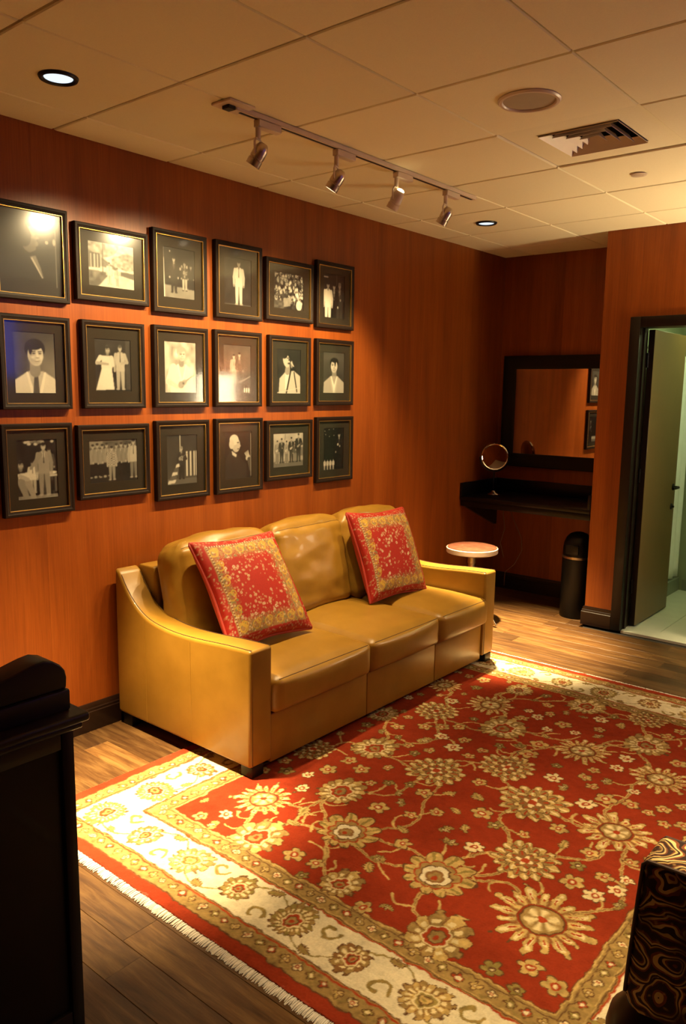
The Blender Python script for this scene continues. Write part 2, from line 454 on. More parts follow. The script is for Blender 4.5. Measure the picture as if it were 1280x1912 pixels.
# column baseboard wraps the corner
m = MB(); x1 = DX0 - .071
for (u, z), (u2_, z2) in zip(bp[1:], bp[2:]):
    pass
ring = []
prof = bp[1:]
vs = []
for u, z in prof:
    vs += [(x1, YD - u, z), (XC - u, YD - u, z), (XC - u, YD + .10, z)]
fs = []
for i in range(len(prof) - 1):
    for k in range(2):
        a = i * 3 + k; fs.append((a, a + 1, a + 4, a + 3))
n_ = len(prof)
fs.append(tuple(i * 3 for i in range(n_)) )
m.add(vs, fs)
struct('baseboard_column', m, M['trim'], ang=25)
# ------------------------------------------------------------------ door and bathroom beyond
D1 = bpy.data.objects.new('door_1', None); COL.objects.link(D1); D1['kind'] = 'structure'; D1['label'] = 'dark door standing open into the green lit bathroom'
cw = .07
m = MB()
cas = [(0, 0), (-.018, .004), (-.022, .02), (-.022, .05), (-.014, .06), (-.014, .07), (0, .07)]   # (y, across) cross-section
m.bevbox(DX0 - cw, DX0, YD - .020, YD, 0, DZ + cw, .004, 2)
obj('casing', m, M['espresso'], D1)
obj('casing', MB().bevbox(DX1, DX1 + cw, YD - .020, YD, 0, DZ + cw, .004, 2), M['espresso'], D1)
obj('casing', MB().bevbox(DX0 - .001, DX1 + .001, YD - .020, YD, DZ, DZ + cw, .004, 2), M['espresso'], D1)
m = MB().box(DX0 - .02, DX0, YD, YD + .145, 0, DZ + .02).box(DX0, DX0 + .012, YD + .045, YD + .075, 0, DZ)
m.box(DX1, DX1 + .02, YD, YD + .145, 0, DZ + .02).box(DX0, DX1, YD, YD + .145, DZ, DZ + .02)
obj('jamb', m, M['espresso'], D1, smooth=False)
leaf = obj('leaf', MB().bevbox(DX0 + .003, DX0 + .045, YD + .150, YD + .150 + .70, .010, DZ - .006, .003, 1), M['door'], D1)
obj('edge_shade_strip', MB().box(DX0 + .004, DX0 + .044, YD + .1485, YD + .1502, .012, DZ - .008), M['espresso'], leaf, smooth=False)  # thin dark strip added over the hinge edge, standing in for shade there
hx, hy, hz = DX0 + .045, YD + .150 + .64, .97
m = MB().lathe([(0, 0), (.026, 0), (.026, .006), (.010, .009), (.010, .045), (0, .045)], 20, (hx, hy, hz), 'x')
m.tube([(hx + .042, hy, hz), (hx + .048, hy - .02, hz), (hx + .048, hy - .10, hz), (hx + .042, hy - .125, hz)], .009, 8)
obj('handle', m, M['black'], leaf)
obj('thumb_turn', MB().lathe([(0, 0), (.024, 0), (.022, .008), (.008, .010), (.008, .022), (0, .022)], 20, (hx, hy - .01, .82), 'x'), M['black'], leaf)
for z in (.25, 1.05, 1.85):
    obj('hinge', MB().lathe([(0, 0), (.008, 0), (.008, .1), (0, .1)], 10, (DX0 + .008, YD + .142, z)), M['black'], leaf)
BY1, BX0, BX1 = 5.02, 1.13, 3.2
FB = struct('floor_bathroom', MB().box(BX0, BX1, YD + .145, BY1, -.06, -.014), M['grout'])
obj('threshold', MB().bevbox(DX0, DX1, YD + .0, YD + .150, -.016, .006, .003, 1), M['bath_tile'], FB)
ty = YD + .152
for i in range(3):
    for k in range(5):
        a, b = BX0 + k * .45, min(BX0 + (k + 1) * .45, BX1); c, d = ty + i * .47, min(ty + (i + 1) * .47, BY1)
        if b - a > .02 and d - c > .02:
            obj('floor_tile', MB().bevbox(a + .0015, b - .0015, c + .0015, d - .0015, -.014, 0, .001, 1), M['bath_tile'], FB, smooth=False)
struct('wall_bathroom_left', MB().box(BX0, BX0 + .02, YD + .146, BY1, 0, 2.5), M['bath_wall'], smooth=False)
struct('wall_bathroom_far', MB().box(BX0, BX1, BY1, BY1 + .08, 0, 2.5), M['bath_wall'], smooth=False)
struct('wall_bathroom_right', MB().box(BX1, BX1 + .08, YD + .146, BY1, 0, 2.5), M['bath_wall'], smooth=False)
struct('wall_bathroom_near', MB().box(DX1 + .02, BX1, YD + .146, YD + .16, 0, 2.5), M['bath_wall'], smooth=False)
struct('ceiling_bathroom', MB().box(BX0, BX1, YD + .146, BY1, 2.42, 2.5), M['bath_white'], smooth=False)
struct('baseboard_bathroom', MB().bevbox(1.31, BX1, BY1 - .012, BY1, 0, .10, .002, 1), M['curb'], smooth=False)
t = thing('shower_curb', 'grey tiled shower curb under the white curtain beyond the door', 'curb', (1.25, 4.4, 0))
for k in range(4):
    obj('tile', MB().bevbox(-.04, .04, -.60 + k * .30 + .0015, -.30 + k * .30 - .0015, 0, .115, .003, 1), M['curb'], t)
# curtain: gentle vertical folds, runs along y
ys = np.linspace(3.98, 5.0, 120); zs = np.linspace(.125, 1.98, 24)
Yg, Zg = np.meshgrid(ys, zs); Xg = 1.262 + .018 * np.sin((Yg - 3.9) * 2 * PI / .13) * (.6 + .4 * (2 - Zg) / 2)
cme = grid_mesh('shower_curtain', Xg, Yg, Zg)
so = obj('shower_curtain', cme, M['curtain']); so['label'] = 'white folded shower curtain hanging beyond the open door'; so['category'] = 'curtain'
md = so.modifiers.new('thick', 'SOLIDIFY'); md.thickness = .002
rod = obj('curtain_rod', MB().tube([(1.262, YD + .15, 2.0), (1.262, BY1, 2.0)], .011, 10), M['chrome']); rod['label'] = 'straight chrome rod carrying the white shower curtain'; rod['category'] = 'rod'
t = thing('fluorescent_fixture', 'flat white fluorescent fixture on the bathroom ceiling', 'light', (2.05, 4.3, 2.42))
obj('housing', MB().bevbox(-.62, .62, -.15, .15, -.03, 0, .004, 1), M['bath_white'], t)
obj('diffuser', MB().bevbox(-.59, .59, -.12, .12, -.05, -.0305, .006, 2), M['tube'], t)
# ------------------------------------------------------------------ track lights, cans and other ceiling fixtures
def spot(name, loc, target, watts, ang, blend, col, rad=.02, parent=None):
    ld = bpy.data.lights.new(name, 'SPOT'); ld.energy = watts; ld.spot_size = math.radians(ang); ld.spot_blend = blend
    ld.color = col; ld.shadow_soft_size = rad
    o = bpy.data.objects.new(name, ld); COL.objects.link(o); o.location = loc
    o.rotation_euler = (Vector(target) - Vector(loc)).to_track_quat('-Z', 'Y').to_euler()
    return o
TX = .852
t = thing('lighting_track', 'long cream ceiling track carrying four small spotlights', 'track', (TX, 0, H))
obj('rail', MB().bevbox(-.018, .018, .27, 2.09, -.020, 0, .002, 1), M['white_metal'], t)
obj('conductor_slot', MB().box(-.006, .006, .30, 2.07, -.0212, -.0200), M['black'], t, smooth=False)
obj('canopy', MB().bevbox(-.055, .055, .20, .335, -.010, 0, .003, 1), M['white_metal'], t)
obj('end_cap', MB().bevbox(-.020, .020, .225, .262, -.024, -.0105, .002, 1), M['black'], t)
names = ['spotlight first from the left on the ceiling track', 'spotlight second from the left on the ceiling track',
         'spotlight with glowing rear, third on the ceiling track', 'spotlight at the far right end of the ceiling track']
for i, (yh, aimy, aimz) in enumerate([(.40, .06, 1.22), (.89, .52, 1.22), (1.35, 1.25, 1.20), (1.80, 1.62, 1.20)]):
    t = thing('track_spotlight', 'small cream ' + names[i], 'spotlight', (TX, yh, H - .020), group='spotlights on the ceiling track')
    obj('adapter', MB().bevbox(-.017, .017, -.01, .12, -.030, -.0005, .003, 1), M['white_metal'], t)
    obj('stem', MB().lathe([(0, -.075), (.011, -.075), (.011, -.030), (0, -.030)], 14), M['white_metal'], t)
    piv = Vector((0, 0, -.135))
    aim = (Vector((0, aimy, aimz)) - Vector((TX, yh, H - .155))).normalized()
    side = aim.cross(Vector((0, 0, 1))).normalized(); upv = side.cross(aim)
    R = Matrix((side, upv, -aim)).transposed()
    yk = MB()
    pts = [piv + side * .034 + Vector((0, 0, 0)), piv + side * .034 + Vector((0, 0, .045)), piv + side * .02 + Vector((0, 0, .06)),
           piv - side * .02 + Vector((0, 0, .06)), piv - side * .034 + Vector((0, 0, .045)), piv - side * .034]
    yk.tube(pts, .0045, 6)
    obj('yoke', yk, M['white_metal'], t)
    rot = R.to_euler()
    sh = obj('lamp_shell', MB().lathe([(.0, .050), (.012, .050), (.020, .044), (.027, .030), (.029, .020), (.029, -.012), (.027, -.014), (.027, -.018), (.030, -.020), (.030, -.046), (.026, -.046), (.026, -.030), (0, -.030)], 28),
             M['brushed'] if i != 2 else M['white_metal'], t, piv, rot)
    obj('lens', MB().lathe([(0, -.0445), (.0255, -.0440), (.0255, -.0405), (0, -.0405)], 24), M[('lens', 'lens_1', 'lens_2', 'lens_3')[i]], sh)
    if i == 2:
        obj('bulb_back', MB().lathe([(0, .058), (.012, .056), (.019, .050), (.019, .046), (0, .0505)], 20), M['bulb'], sh)
    obj('knob', MB().lathe([(0, 0), (.008, 0), (.008, .008), (0, .008)], 12, (.030, 0, 0), 'x'), M['black'], sh)
    L = Vector((TX, yh, H - .020)) + piv + aim * .052
    spot('track_spot', L, (0, aimy, aimz), TRACK_W, (108, 108, 104, 90)[i], .55, WARM, .022)
def can(x, y, watts, label, col=WARM, ang=41, dx=.22):
    t = thing('recessed_downlight', label, 'downlight', (x, y, H), group=None)
    obj('trim_ring', MB().lathe([(.050, -.002), (.052, -.006), (.058, -.010), (.066, -.009), (.070, -.001), (.070, 0), (.050, 0)], 36, ring=True), M['black'], t)
    obj('lens', MB().lathe([(0, -.004), (.050, -.003), (.050, -.0005), (0, -.0005)], 32), M['canlens'], t)
    spot('can_spot', (x, y, H - .02), (x + dx, y, 0), watts, ang, 1.0, col, .045)
can(.56, -.305, CAN_W, 'bluish white downlight in the ceiling left of the lighting track', dx=.10)
can(.56, 2.748, CAN_ALCOVE_W, 'bluish white downlight in the ceiling beyond the last track spotlight')
can(3.0, .305, CAN_BACK_W, 'round downlight in the ceiling above the patterned armchair', ang=76, dx=-.1)
t = thing('ceiling_speaker', 'large round speaker grille flush in a ceiling tile', 'speaker', (1.782, .916, H))
obj('rim', MB().lathe([(.098, -.004), (.102, -.009), (.112, -.009), (.118, -.003), (.118, 0), (.098, 0)], 48, ring=True), M['white_metal'], t)
obj('grille', MB().lathe([(0, -.0025), (.05, -.0024), (.098, -.0018), (.098, -.0005), (0, -.0005)], 48), M['grille'], t)
t = thing('sprinkler_cap', 'small round flat cap in the ceiling beyond the vent', 'sprinkler', (1.752, 2.172, H))
obj('plate', MB().lathe([(0, -.008), (.036, -.008), (.040, -.005), (.040, -.003), (.034, -.002), (.034, 0), (0, 0)], 32), M['white_metal'], t)
# air vent: metal panel with a square hole and nested slanted louvres, dark duct above
vx, vy = OX + 2.5 * T, 2.5 * T
t = thing('ceiling_vent', 'square cream air vent with nested louvers set in ceiling', 'vent', (vx, vy, H))
hs = .178; E_ = .3025
m = MB()
for (a, b, c, d) in ((-E_, E_, -E_, -hs), (-E_, E_, hs, E_), (-E_, -hs, -hs, hs), (hs, E_, -hs, hs)):
    m.box(a, b, c, d, .009, .016)
obj('face_panel', m, M['tile'], t, smooth=False)
obj('duct_box', MB().box(-hs - .01, -hs, -hs, hs, .016, .12).box(hs, hs + .01, -hs, hs, .016, .12).box(-hs, hs, -hs - .01, -hs, .016, .12).box(-hs, hs, hs, hs + .01, .016, .12).box(-hs, hs, -hs, hs, .11, .12), M['void'], t, smooth=False)
for k in range(4):
    o_ = hs - .002 - k * .044; i_ = o_ - .019
    if i_ < .004: i_ = .004
    z0, z1 = .001, .030
    vs = []
    for (s, z) in ((o_, z0), (i_, z1)):
        vs += [(-s, -s, z), (s, -s, z), (s, s, z), (-s, s, z)]
    vs2 = [(a, b, c + .0018) for a, b, c in vs]
    m = MB()
    for q in range(4):
        n2 = (q + 1) % 4
        m.add([vs[q], vs[n2], vs[4 + n2], vs[4 + q], vs2[q], vs2[n2], vs2[4 + n2], vs2[4 + q]],
              [(0, 1, 2, 3), (7, 6, 5, 4), (0, 4, 5, 1), (1, 5, 6, 2), (2, 6, 7, 3), (3, 7, 4, 0)])
    obj('louver', m, M['white_metal'], t, smooth=False)
# lamp and screen the photograph only shows as reflections in the picture glass
t = thing('floor_lamp', 'floor lamp with a glowing drum shade by the right wall of the door', 'lamp', (2.74, 3.275, 0))
obj('base', MB().lathe([(0, 0), (.14, 0), (.14, .012), (.03, .03), (0, .03)], 32), M['brushed'], t)
obj('pole', MB().lathe([(0, .0305), (.011, .0305), (.011, 1.58), (0, 1.58)], 12), M['brushed'], t)
obj('lamp_shade', MB().lathe([(.185, 1.47), (.172, 1.80), (.168, 1.80), (.181, 1.47)], 40, ring=True), M['shade'], t)
bl = bpy.data.lights.new('lamp_bulb', 'POINT'); bl.energy = LAMP_W; bl.color = WARM; bl.shadow_soft_size = .03
bo = bpy.data.objects.new('lamp_bulb', bl); COL.objects.link(bo); bo.location = (2.74, 3.275, 1.73)
t = thing('television', 'flat black screen glowing blue on the right wall', 'television', (XR - .005, 1.68, 2.05))
obj('case', MB().bevbox(-.05, 0, -.55, .55, -.33, .33, .006, 2), M['black'], t)
obj('screen', MB().box(-.0515, -.0503, -.52, .52, -.29, .30), M['screen'], t, smooth=False)
# ------------------------------------------------------------------ rug
RX0, RX1, RY0, RY1 = .525, 2.930, -.540, 2.440
def rug():
    res = .0036
    nx, ny = int((RX1 - RX0) / res) + 1, int((RY1 - RY0) / res) + 1
    x = np.linspace(RX0, RX1, nx); y = np.linspace(RY0, RY1, ny); X, Y = np.meshgrid(x, y)
    RED, CRM, GLD = np.array((.235, .030, .011)), np.array((.60, .52, .35)), np.array((.27, .175, .062))
    TAN, DRK, OLV = np.array((.43, .295, .105)), np.array((.10, .045, .018)), np.array((.23, .17, .05))
    PAL, RST, BRN = np.array((.62, .50, .27)), np.array((.30, .045, .015)), np.array((.20, .10, .035))
    def lown(cell, amp, seed):
        r = np.random.default_rng(seed); gx, gy = int((RX1 - RX0) / cell) + 3, int((RY1 - RY0) / cell) + 3
        g = r.standard_normal((gy, gx)); fx = (X - RX0) / cell; fy = (Y - RY0) / cell
        ix, iy = fx.astype(int), fy.astype(int); tx, ty = fx - ix, fy - iy
        tx = tx * tx * (3 - 2 * tx); ty = ty * ty * (3 - 2 * ty)
        return amp * ((g[iy, ix] * (1 - tx) + g[iy, ix + 1] * tx) * (1 - ty) + (g[iy + 1, ix] * (1 - tx) + g[iy + 1, ix + 1] * tx) * ty)
    wx, wy = lown(.05, .003, 1) + lown(.016, .0026, 11), lown(.05, .003, 2) + lown(.016, .0026, 12)      # hand-knotted wobble
    XX, YY = X + wx, Y + wy
    d = np.minimum(np.minimum(XX - RX0, RX1 - XX), np.minimum(YY - RY0, RY1 - YY))
    C = np.empty(X.shape + (3,)); C[:] = RED
    def put(m, c, sl=None):
        if sl is None: C[:] = C * (1 - m[..., None]) + c * m[..., None]
        else: C[sl] = C[sl] * (1 - m[..., None]) + c * m[..., None]
    sm = lambda v, wd=.003: np.clip(v / wd + .5, 0, 1)
    band = lambda a, b: sm(d - a) * sm(b - d)
    b1, b2, b3, b4 = .046, .122, .312, .395
    put(band(b1, b2), GLD); put(band(b2, b3), CRM); put(band(b3, b4), GLD)
    for e, c, wd in ((b1, DRK, .006), (b2 - .009, RST, .007), (b2, DRK, .004), (b3, RST, .007), (b3 + .008, DRK, .004), (b3 + .014, TAN, .003),
                  (b4 - .012, DRK, .004), (b4, TAN, .006), (b4 + .005, DRK, .003)):
        put(band(e - wd / 2, e + wd / 2), c)
    def win(cx, cy, R):
        i0, i1 = np.searchsorted(x, [cx - R, cx + R]); j0, j1 = np.searchsorted(y, [cy - R, cy + R])
        if i1 - i0 < 2 or j1 - j0 < 2: return None
        return (slice(j0, j1), slice(i0, i1))
    def polar(cx, cy, R, ang):
        sl = win(cx, cy, R * 1.3)
        if sl is None: return None
        dx, dy = XX[sl] - cx, YY[sl] - cy
        return sl, np.hypot(dx, dy), np.arctan2(dy, dx) - ang
    def sunburst(cx, cy, R, ang=0, n=17, cols=None):
        p = polar(cx, cy, R, ang)
        if p is None: return
        sl, r, th = p; k = np.abs(np.cos(n * th / 2)); odd = np.floor((th * n / (2 * PI)) + .5).astype(int) % 2
        Ro = R * (.50 + .50 * k ** .9) * (1 - .13 * odd) * (1 + .05 * np.sin(3 * th + cx * 9)) * (1 + .07 * np.cos(r / R * 30) * np.sin(7 * th))
        put(sm(Ro - r) * sm(r - .42 * R), DRK, sl); put(sm(Ro - .0055 - r) * sm(r - .44 * R), TAN, sl)
        put(sm(Ro * .84 - r) * sm(r - .58 * R) * (k > .90), PAL, sl); put(sm(Ro * .74 - r) * sm(r - .52 * R) * (k > .975), RST, sl)
        put(sm(Ro * .97 - r) * sm(r - .46 * R) * (k < .30) * .9, RED, sl); put(sm(.60 * R - r) * sm(r - .44 * R) * (k < .62) * .7, BRN, sl)
        put(sm(.43 * R - r), RED, sl); put(sm(.40 * R - r), DRK, sl); put(sm(.365 * R - r), GLD, sl)
        put(sm(.30 * R - r) * (.5 + .5 * np.cos(6 * th)) * sm(r - .08 * R), PAL, sl); put(sm(.08 * R - r), RST, sl)
    def lotus(cx, cy, R, ang=0, n=9, core=CRM, outer=TAN, asp=1.):
        p = polar(cx, cy, R, ang)
        if p is None: return
        sl, r, th = p; r = r * (1 + (asp - 1) * np.sin(th) ** 2)
        sh = (.80 + .20 * np.cos(th))
        def lob(q, nn, dep, ph=0): return R * q * sh * (1 - dep + dep * np.abs(np.cos(nn * (th + ph) / 2)) ** .6)
        A = lob(1.0, n, .34); put(sm(A - r), DRK, sl); put(sm(A - .007 - r), outer, sl)
        put(sm(A * .93 - r) * (np.abs(np.sin(n * th / 2)) < .3) * sm(r - .5 * R), OLV, sl)
        put(sm(A - r) * (np.abs(np.cos(n * th / 2)) < .16) * sm(r - .55 * R), BRN, sl)
        B_ = lob(.64, n - 2, .22, .3); put(sm(B_ - r), RST, sl); put(sm(B_ - .008 - r), PAL if core is not CRM else GLD, sl)
        D_ = lob(.46, 5, .2, .2); put(sm(D_ - r), DRK, sl); put(sm(D_ - .006 - r), core, sl)
        E2 = lob(.27, 4, .2); put(sm(E2 - r), BRN, sl); put(sm(E2 - .010 - r), GLD, sl); put(sm(.07 * R - r), RST, sl)
    def roundel(cx, cy, R, ang=0, n=12, ring=RED):
        p = polar(cx, cy, R, ang)
        if p is None: return
        sl, r, th = p; m1 = 1 + .05 * np.sin(3 * th + cx * 7) + .04 * np.sin(5 * th + cy * 5)
        for q, nn, ph, c in ((1., n + 3, 0, TAN), (.80, n + 1, .4, GLD), (.62, n - 2, .9, TAN), (.44, n - 4, .2, BRN)):
            A = R * q * m1 * (.74 + .26 * np.abs(np.cos(nn * (th + ph) / 2)) ** .8); kk = np.abs(np.cos(nn * (th + ph) / 2))
            put(sm(A - r), DRK, sl); put(sm(A - .0045 - r), c, sl); put(sm(A * .93 - r) * (kk > .955) * sm(r - A * .62), PAL if c is TAN else RST, sl)
        put(sm(.27 * R * (.7 + .3 * np.cos(4 * th)) - r), PAL, sl); put(sm(.13 * R - r), RST, sl)
    def feather(cx, cy, R, ang=0, n=19, a1=OLV, a2=GLD, core=RST):
        p = polar(cx, cy, R, ang)
        if p is None: return
        sl, r, th = p; th = (th + PI) % (2 * PI) - PI
        sh = .86 + .16 * np.cos(th) ** 3 + .05 * np.cos(2 * th); k = np.abs(np.cos(n * th / 2 + .5 * r / R)); alt = np.floor(th * n / (2 * PI) + .5 + .16 * r / R).astype(int) % 2
        A = R * sh * (.80 + .20 * k ** .8) * (1 + .05 * np.cos(r / R * 30 + th * 3)); put(sm(A - r), DRK, sl); put(sm(A - .0048 - r), a2, sl); put(sm(A - .0048 - r) * (alt == 0), a1, sl)
        put(sm(A * .96 - r) * (k < .22) * sm(r - .30 * R), BRN, sl); put(sm(A * .70 - r) * sm(r - .5 * R * sh) * (k > .7), PAL, sl)
        B_ = R * .46 * sh * (.85 + .15 * np.abs(np.cos(3.5 * th))); put(sm(B_ - r), PAL, sl); put(sm(B_ - .006 - r), core, sl); put(sm(B_ * .60 - r), DRK, sl); put(sm(B_ * .60 - .004 - r), a2, sl); put(sm(B_ * .22 - r), core, sl)
    def rosette(cx, cy, R, ang=0, n=5, c=TAN, c2=RST):
        p = polar(cx, cy, R, ang)
        if p is None: return
        sl, r, th = p; A = R * (.55 + .45 * np.abs(np.cos(n * th / 2)) ** .7)
        put(sm(A - r), DRK, sl); put(sm(A - .005 - r), c, sl); put(sm(.36 * R - r), c2, sl); put(sm(.16 * R - r), PAL, sl)
    def leafm(cx, cy, L, ang, c=TAN):
        sl = win(cx, cy, L)
        if sl is None: return
        dx, dy = XX[sl] - cx, YY[sl] - cy
        u = dx * math.cos(ang) + dy * math.sin(ang); v = -dx * math.sin(ang) + dy * math.cos(ang)
        wv = L * .34 * np.clip(1 - (u / (L * .6)) ** 2, 0, 1) * (1 + .25 * np.cos(u / L * 30))
        v = v - .3 * (u ** 2) / L
        put(sm(wv - np.abs(v)), DRK, sl); put(sm(wv - .0045 - np.abs(v)), c, sl); put(sm(.003 - np.abs(v)) * (np.abs(u) < L * .5), OLV, sl)
    def stroke(pts, wd, c, c2=None):
        P = np.array(pts)
        for a, b in zip(P, P[1:]):
            cx, cy = (a + b) / 2; sl = win(cx, cy, np.hypot(*(b - a)) / 2 + wd * 2)
            if sl is None: continue
            dv = b - a; L2 = dv @ dv + 1e-12
            tt = np.clip(((XX[sl] - a[0]) * dv[0] + (YY[sl] - a[1]) * dv[1]) / L2, 0, 1)
            dist = np.hypot(XX[sl] - a[0] - tt * dv[0], YY[sl] - a[1] - tt * dv[1])
            put(sm(wd - dist), c, sl)
            if c2 is not None: put(sm(wd * .38 - dist), c2, sl)
    def curve(a, b, bend, n=14, wob=0., ph=0.):
        a, b = np.array(a), np.array(b); t = np.linspace(0, 1, n)[:, None]; dv = b - a; nv = np.array((-dv[1], dv[0]))
        return a + dv * t + nv * (bend * np.sin(PI * t) + wob * np.sin(3 * PI * t + ph))
    # vines first, flowers over them
    big = [(1.13, .15, .135, 'sun'), (1.33, .40, .115, 'lot'), (1.54, .17, .155, 'lot2'), (1.19, .81, .12, 'lot'), (1.53, .82, .135, 'rnd'), (1.75, 1.06, .13, 'rnd'),
           (1.98, .85, .15, 'rnd'), (1.17, 1.38, .12, 'rnd'), (1.34, 1.64, .14, 'sun'), (1.54, 1.41, .135, 'lot'), (1.94, 1.44, .14, 'sun'), (2.15, 1.69, .125, 'lot'),
           (2.31, 1.40, .14, 'sun'), (2.32, .86, .155, 'sun2'), (2.14, .46, .125, 'rnd'), (1.95, .16, .165, 'lot2'), (2.33, .20, .18, 'sun'), (1.74, 1.96, .12, 'lot'), (1.36, 1.93, .09, 'lot'),
           (2.12, -.09, .12, 'half'), (1.31, -.07, .12, 'half'), (1.73, -.08, .085, 'half'), (.98, 1.15, .10, 'lot'), (.98, .62, .11, 'rnd'), (2.40, 1.95, .12, 'lot'), (2.05, 2.0, .10, 'rnd'), (1.0, 1.72, .11, 'sun')]
    links = [(0, 1), (1, 4), (2, 4), (2, 14), (3, 4), (4, 5), (5, 9), (6, 5), (6, 14), (7, 3), (7, 9), (8, 9), (8, 17), (9, 10), (10, 11), (11, 12), (12, 13), (13, 6), (14, 13), (15, 14), (16, 15),
             (15, 2), (19, 15), (20, 2), (20, 0), (21, 2), (22, 3), (23, 3), (24, 11), (25, 10), (25, 17), (26, 7), (18, 8), (16, 13), (1, 2), (10, 5)]
    r_ = np.random.default_rng(5); sprigs = []
    for i, (a, b) in enumerate(links):
        cv = curve(big[a][:2], big[b][:2], r_.uniform(.12, .28) * r_.choice([-1, 1]), 18, .05, i)
        stroke(cv, .0062, TAN, BRN)
        for q in (4, 8, 12):
            p = cv[q]; t_ = cv[q + 1] - cv[q - 1]; an = math.atan2(t_[1], t_[0]) + r_.choice([-1, 1]) * r_.uniform(.6, 1.2)
            Ls = r_.uniform(.07, .13); e = p + Ls * np.array((math.cos(an), math.sin(an)))
            stroke(curve(p, e, r_.uniform(-.35, .35), 8), .0042, TAN)
            sprigs.append((e[0], e[1], an))
    placed = [(b[0], b[1], b[2]) for b in big]
    inside = lambda a, b, mrg: RX0 + b4 + mrg < a < RX1 - b4 - mrg and RY0 + b4 + mrg < b < RY1 - b4 - mrg
    def small(px, py, an):
        R = r_.uniform(.030, .050)
        if not inside(px, py, .02): return
        if any(math.hypot(px - q[0], py - q[1]) < q[2] + R + .004 for q in placed): return
        placed.append((px, py, R)); k = r_.integers(0, 6)
        if k < 2: rosette(px, py, R, an, 5, TAN)
        elif k == 2: rosette(px, py, R, an, 6, PAL)
        elif k == 3: rosette(px, py, R * .8, an, 5, OLV, DRK)
        elif k == 4: leafm(px, py, R * 1.5, an)
        else:
            for q in (-.7, 0, .7): leafm(px + R * .7 * math.cos(an + q), py + R * .7 * math.sin(an + q), R * .95, an + q, TAN if q else PAL)
    for s_ in sprigs: small(*s_)
    for _ in range(2600): small(r_.uniform(RX0 + b4, RX1 - b4), r_.uniform(RY0 + b4, RY1 - b4), r_.uniform(0, 6.28))
    for cx, cy, R, k in big:
        an = -PI / 2 + r_.uniform(-.3, .3)
        if k == 'sun': sunburst(cx, cy, R, an)
        elif k == 'sun2': sunburst(cx, cy, R, an, 14)
        elif k == 'lot': feather(cx, cy, R * 1.08, an + PI, 15, TAN, GLD, RST)
        elif k == 'lot2': lotus(cx, cy, R, PI / 2 + r_.uniform(-.2, .2), 11, CRM)
        elif k == 'rnd': roundel(cx, cy, R, an)
        elif k == 'half': feather(cx, cy, R * 1.1, PI / 2, 11, TAN, GLD, RST)
    # ---- cream main border: scrolling vine with alternating palmettes every 25 cm
    mid = (b2 + b3) / 2
    def border(p0, dirv, n, ang):
        p0, dirv = np.array(p0), np.array(dirv); nv = np.array((-dirv[1], dirv[0]))
        for i in range(n):
            c = p0 + dirv * .2485 * i; s = 1 if i % 2 else -1; q_ = 1 if i % 8 else -1
            nx_ = c + dirv * .2485
            cv = curve(c + nv * .03 * s, nx_ - nv * .03 * s, .30 * s, 14); stroke(cv, .0032, OLV)
            h = c + dirv * .125 - nv * s * .050
            t = np.linspace(0, 5.0, 16); rr = .040 * (1 - t / 6.5)
            pts = np.stack([h[0] + rr * np.cos(t * s + ang), h[1] + rr * np.sin(t * s + ang)], -1); stroke(pts, .0060, OLV, GLD)
            leafm(*(c + dirv * .118 + nv * s * .068), .050, ang + .5 * s, GLD)
            if i % 4 == 0: feather(c[0], c[1], .096, ang + PI / 2 * q_, 19)
            elif i % 4 == 2: feather(c[0], c[1], .092, ang + .5, 15, GLD, TAN, OLV)
            else: feather(c[0], c[1], .076, ang - PI / 2 * (1 if i % 4 == 1 else -1), 11, BRN if i % 4 == 1 else OLV, GLD, RST)
    border((.74, RY0 + mid), (1, 0), 9, 0); border((.74, RY1 - mid), (1, 0), 9, PI)
    border((RX0 + mid, -.10), (0, 1), 10, PI / 2); border((RX1 - mid, -.10), (0, 1), 10, -PI / 2)
    # ---- guards: little repeating rosettes
    def guard(dd, stp, R):
        for k in range(int((RX1 - RX0 - 2 * dd) / stp)):
            px = RX0 + dd + stp * (k + .5)
            for py in (RY0 + dd, RY1 - dd): rosette(px, py, R, 0, 4, (PAL, OLV, RST, TAN)[k % 4], (RST, PAL, CRM, BRN)[k % 4])
        for k in range(int((RY1 - RY0 - 2 * dd) / stp)):
            py = RY0 + dd + stp * (k + .5)
            for px in (RX0 + dd, RX1 - dd): rosette(px, py, R, 0, 4, (PAL, OLV, RST, TAN)[k % 4], (RST, PAL, CRM, BRN)[k % 4])
    guard((b1 + b2) / 2, .052, .019); guard((b3 + b4) / 2 + .004, .052, .020)
    for dd, ph in (((b1 + b2) / 2, 0), ((b3 + b4) / 2, 1)):
        arc = np.where(np.minimum(XX - RX0, RX1 - XX) < np.minimum(YY - RY0, RY1 - YY), YY, XX)
        zig = dd + .020 * np.sin(arc * 2 * PI / .104 + ph)
        put(sm(.0022 - np.abs(d - zig)) * (np.abs(d - dd) < .03) * .7, OLV)
    pale = np.clip((C[..., 1] - .05) / .12, 0, 1) * np.clip((.46 - C[..., 1]) / .06, .25, 1)
    C *= (1 + pale * (lown(.010, .11, 21) + lown(.022, .10, 22)))[..., None]
    C *= (1 + lown(.16, .07, 3) + lown(.02, .05, 4) + RNG.normal(0, .045, X.shape))[..., None]
    C = np.clip(C * (1 + .10 * np.sin(Y * 9 + 1.3 * np.sin(Y * 23)) * .5)[..., None], .002, .95)
    Z = .012 + lown(.03, .0006, 6) + RNG.normal(0, .0007, X.shape) - .002 * np.clip((.012 - d) / .012, 0, 1)
    t = thing('area_rug', 'large red floral wool rug with a cream flowered border and white fringe', 'rug')
    me = grid_mesh('pile', X, Y, Z, C); obj('pile', me, M['rug'], t)
    obj('edge', MB().box(RX0 - .002, RX1 + .002, RY0 - .001, RY1 + .001, .0008, .0095), M['rugback'], t, smooth=False)
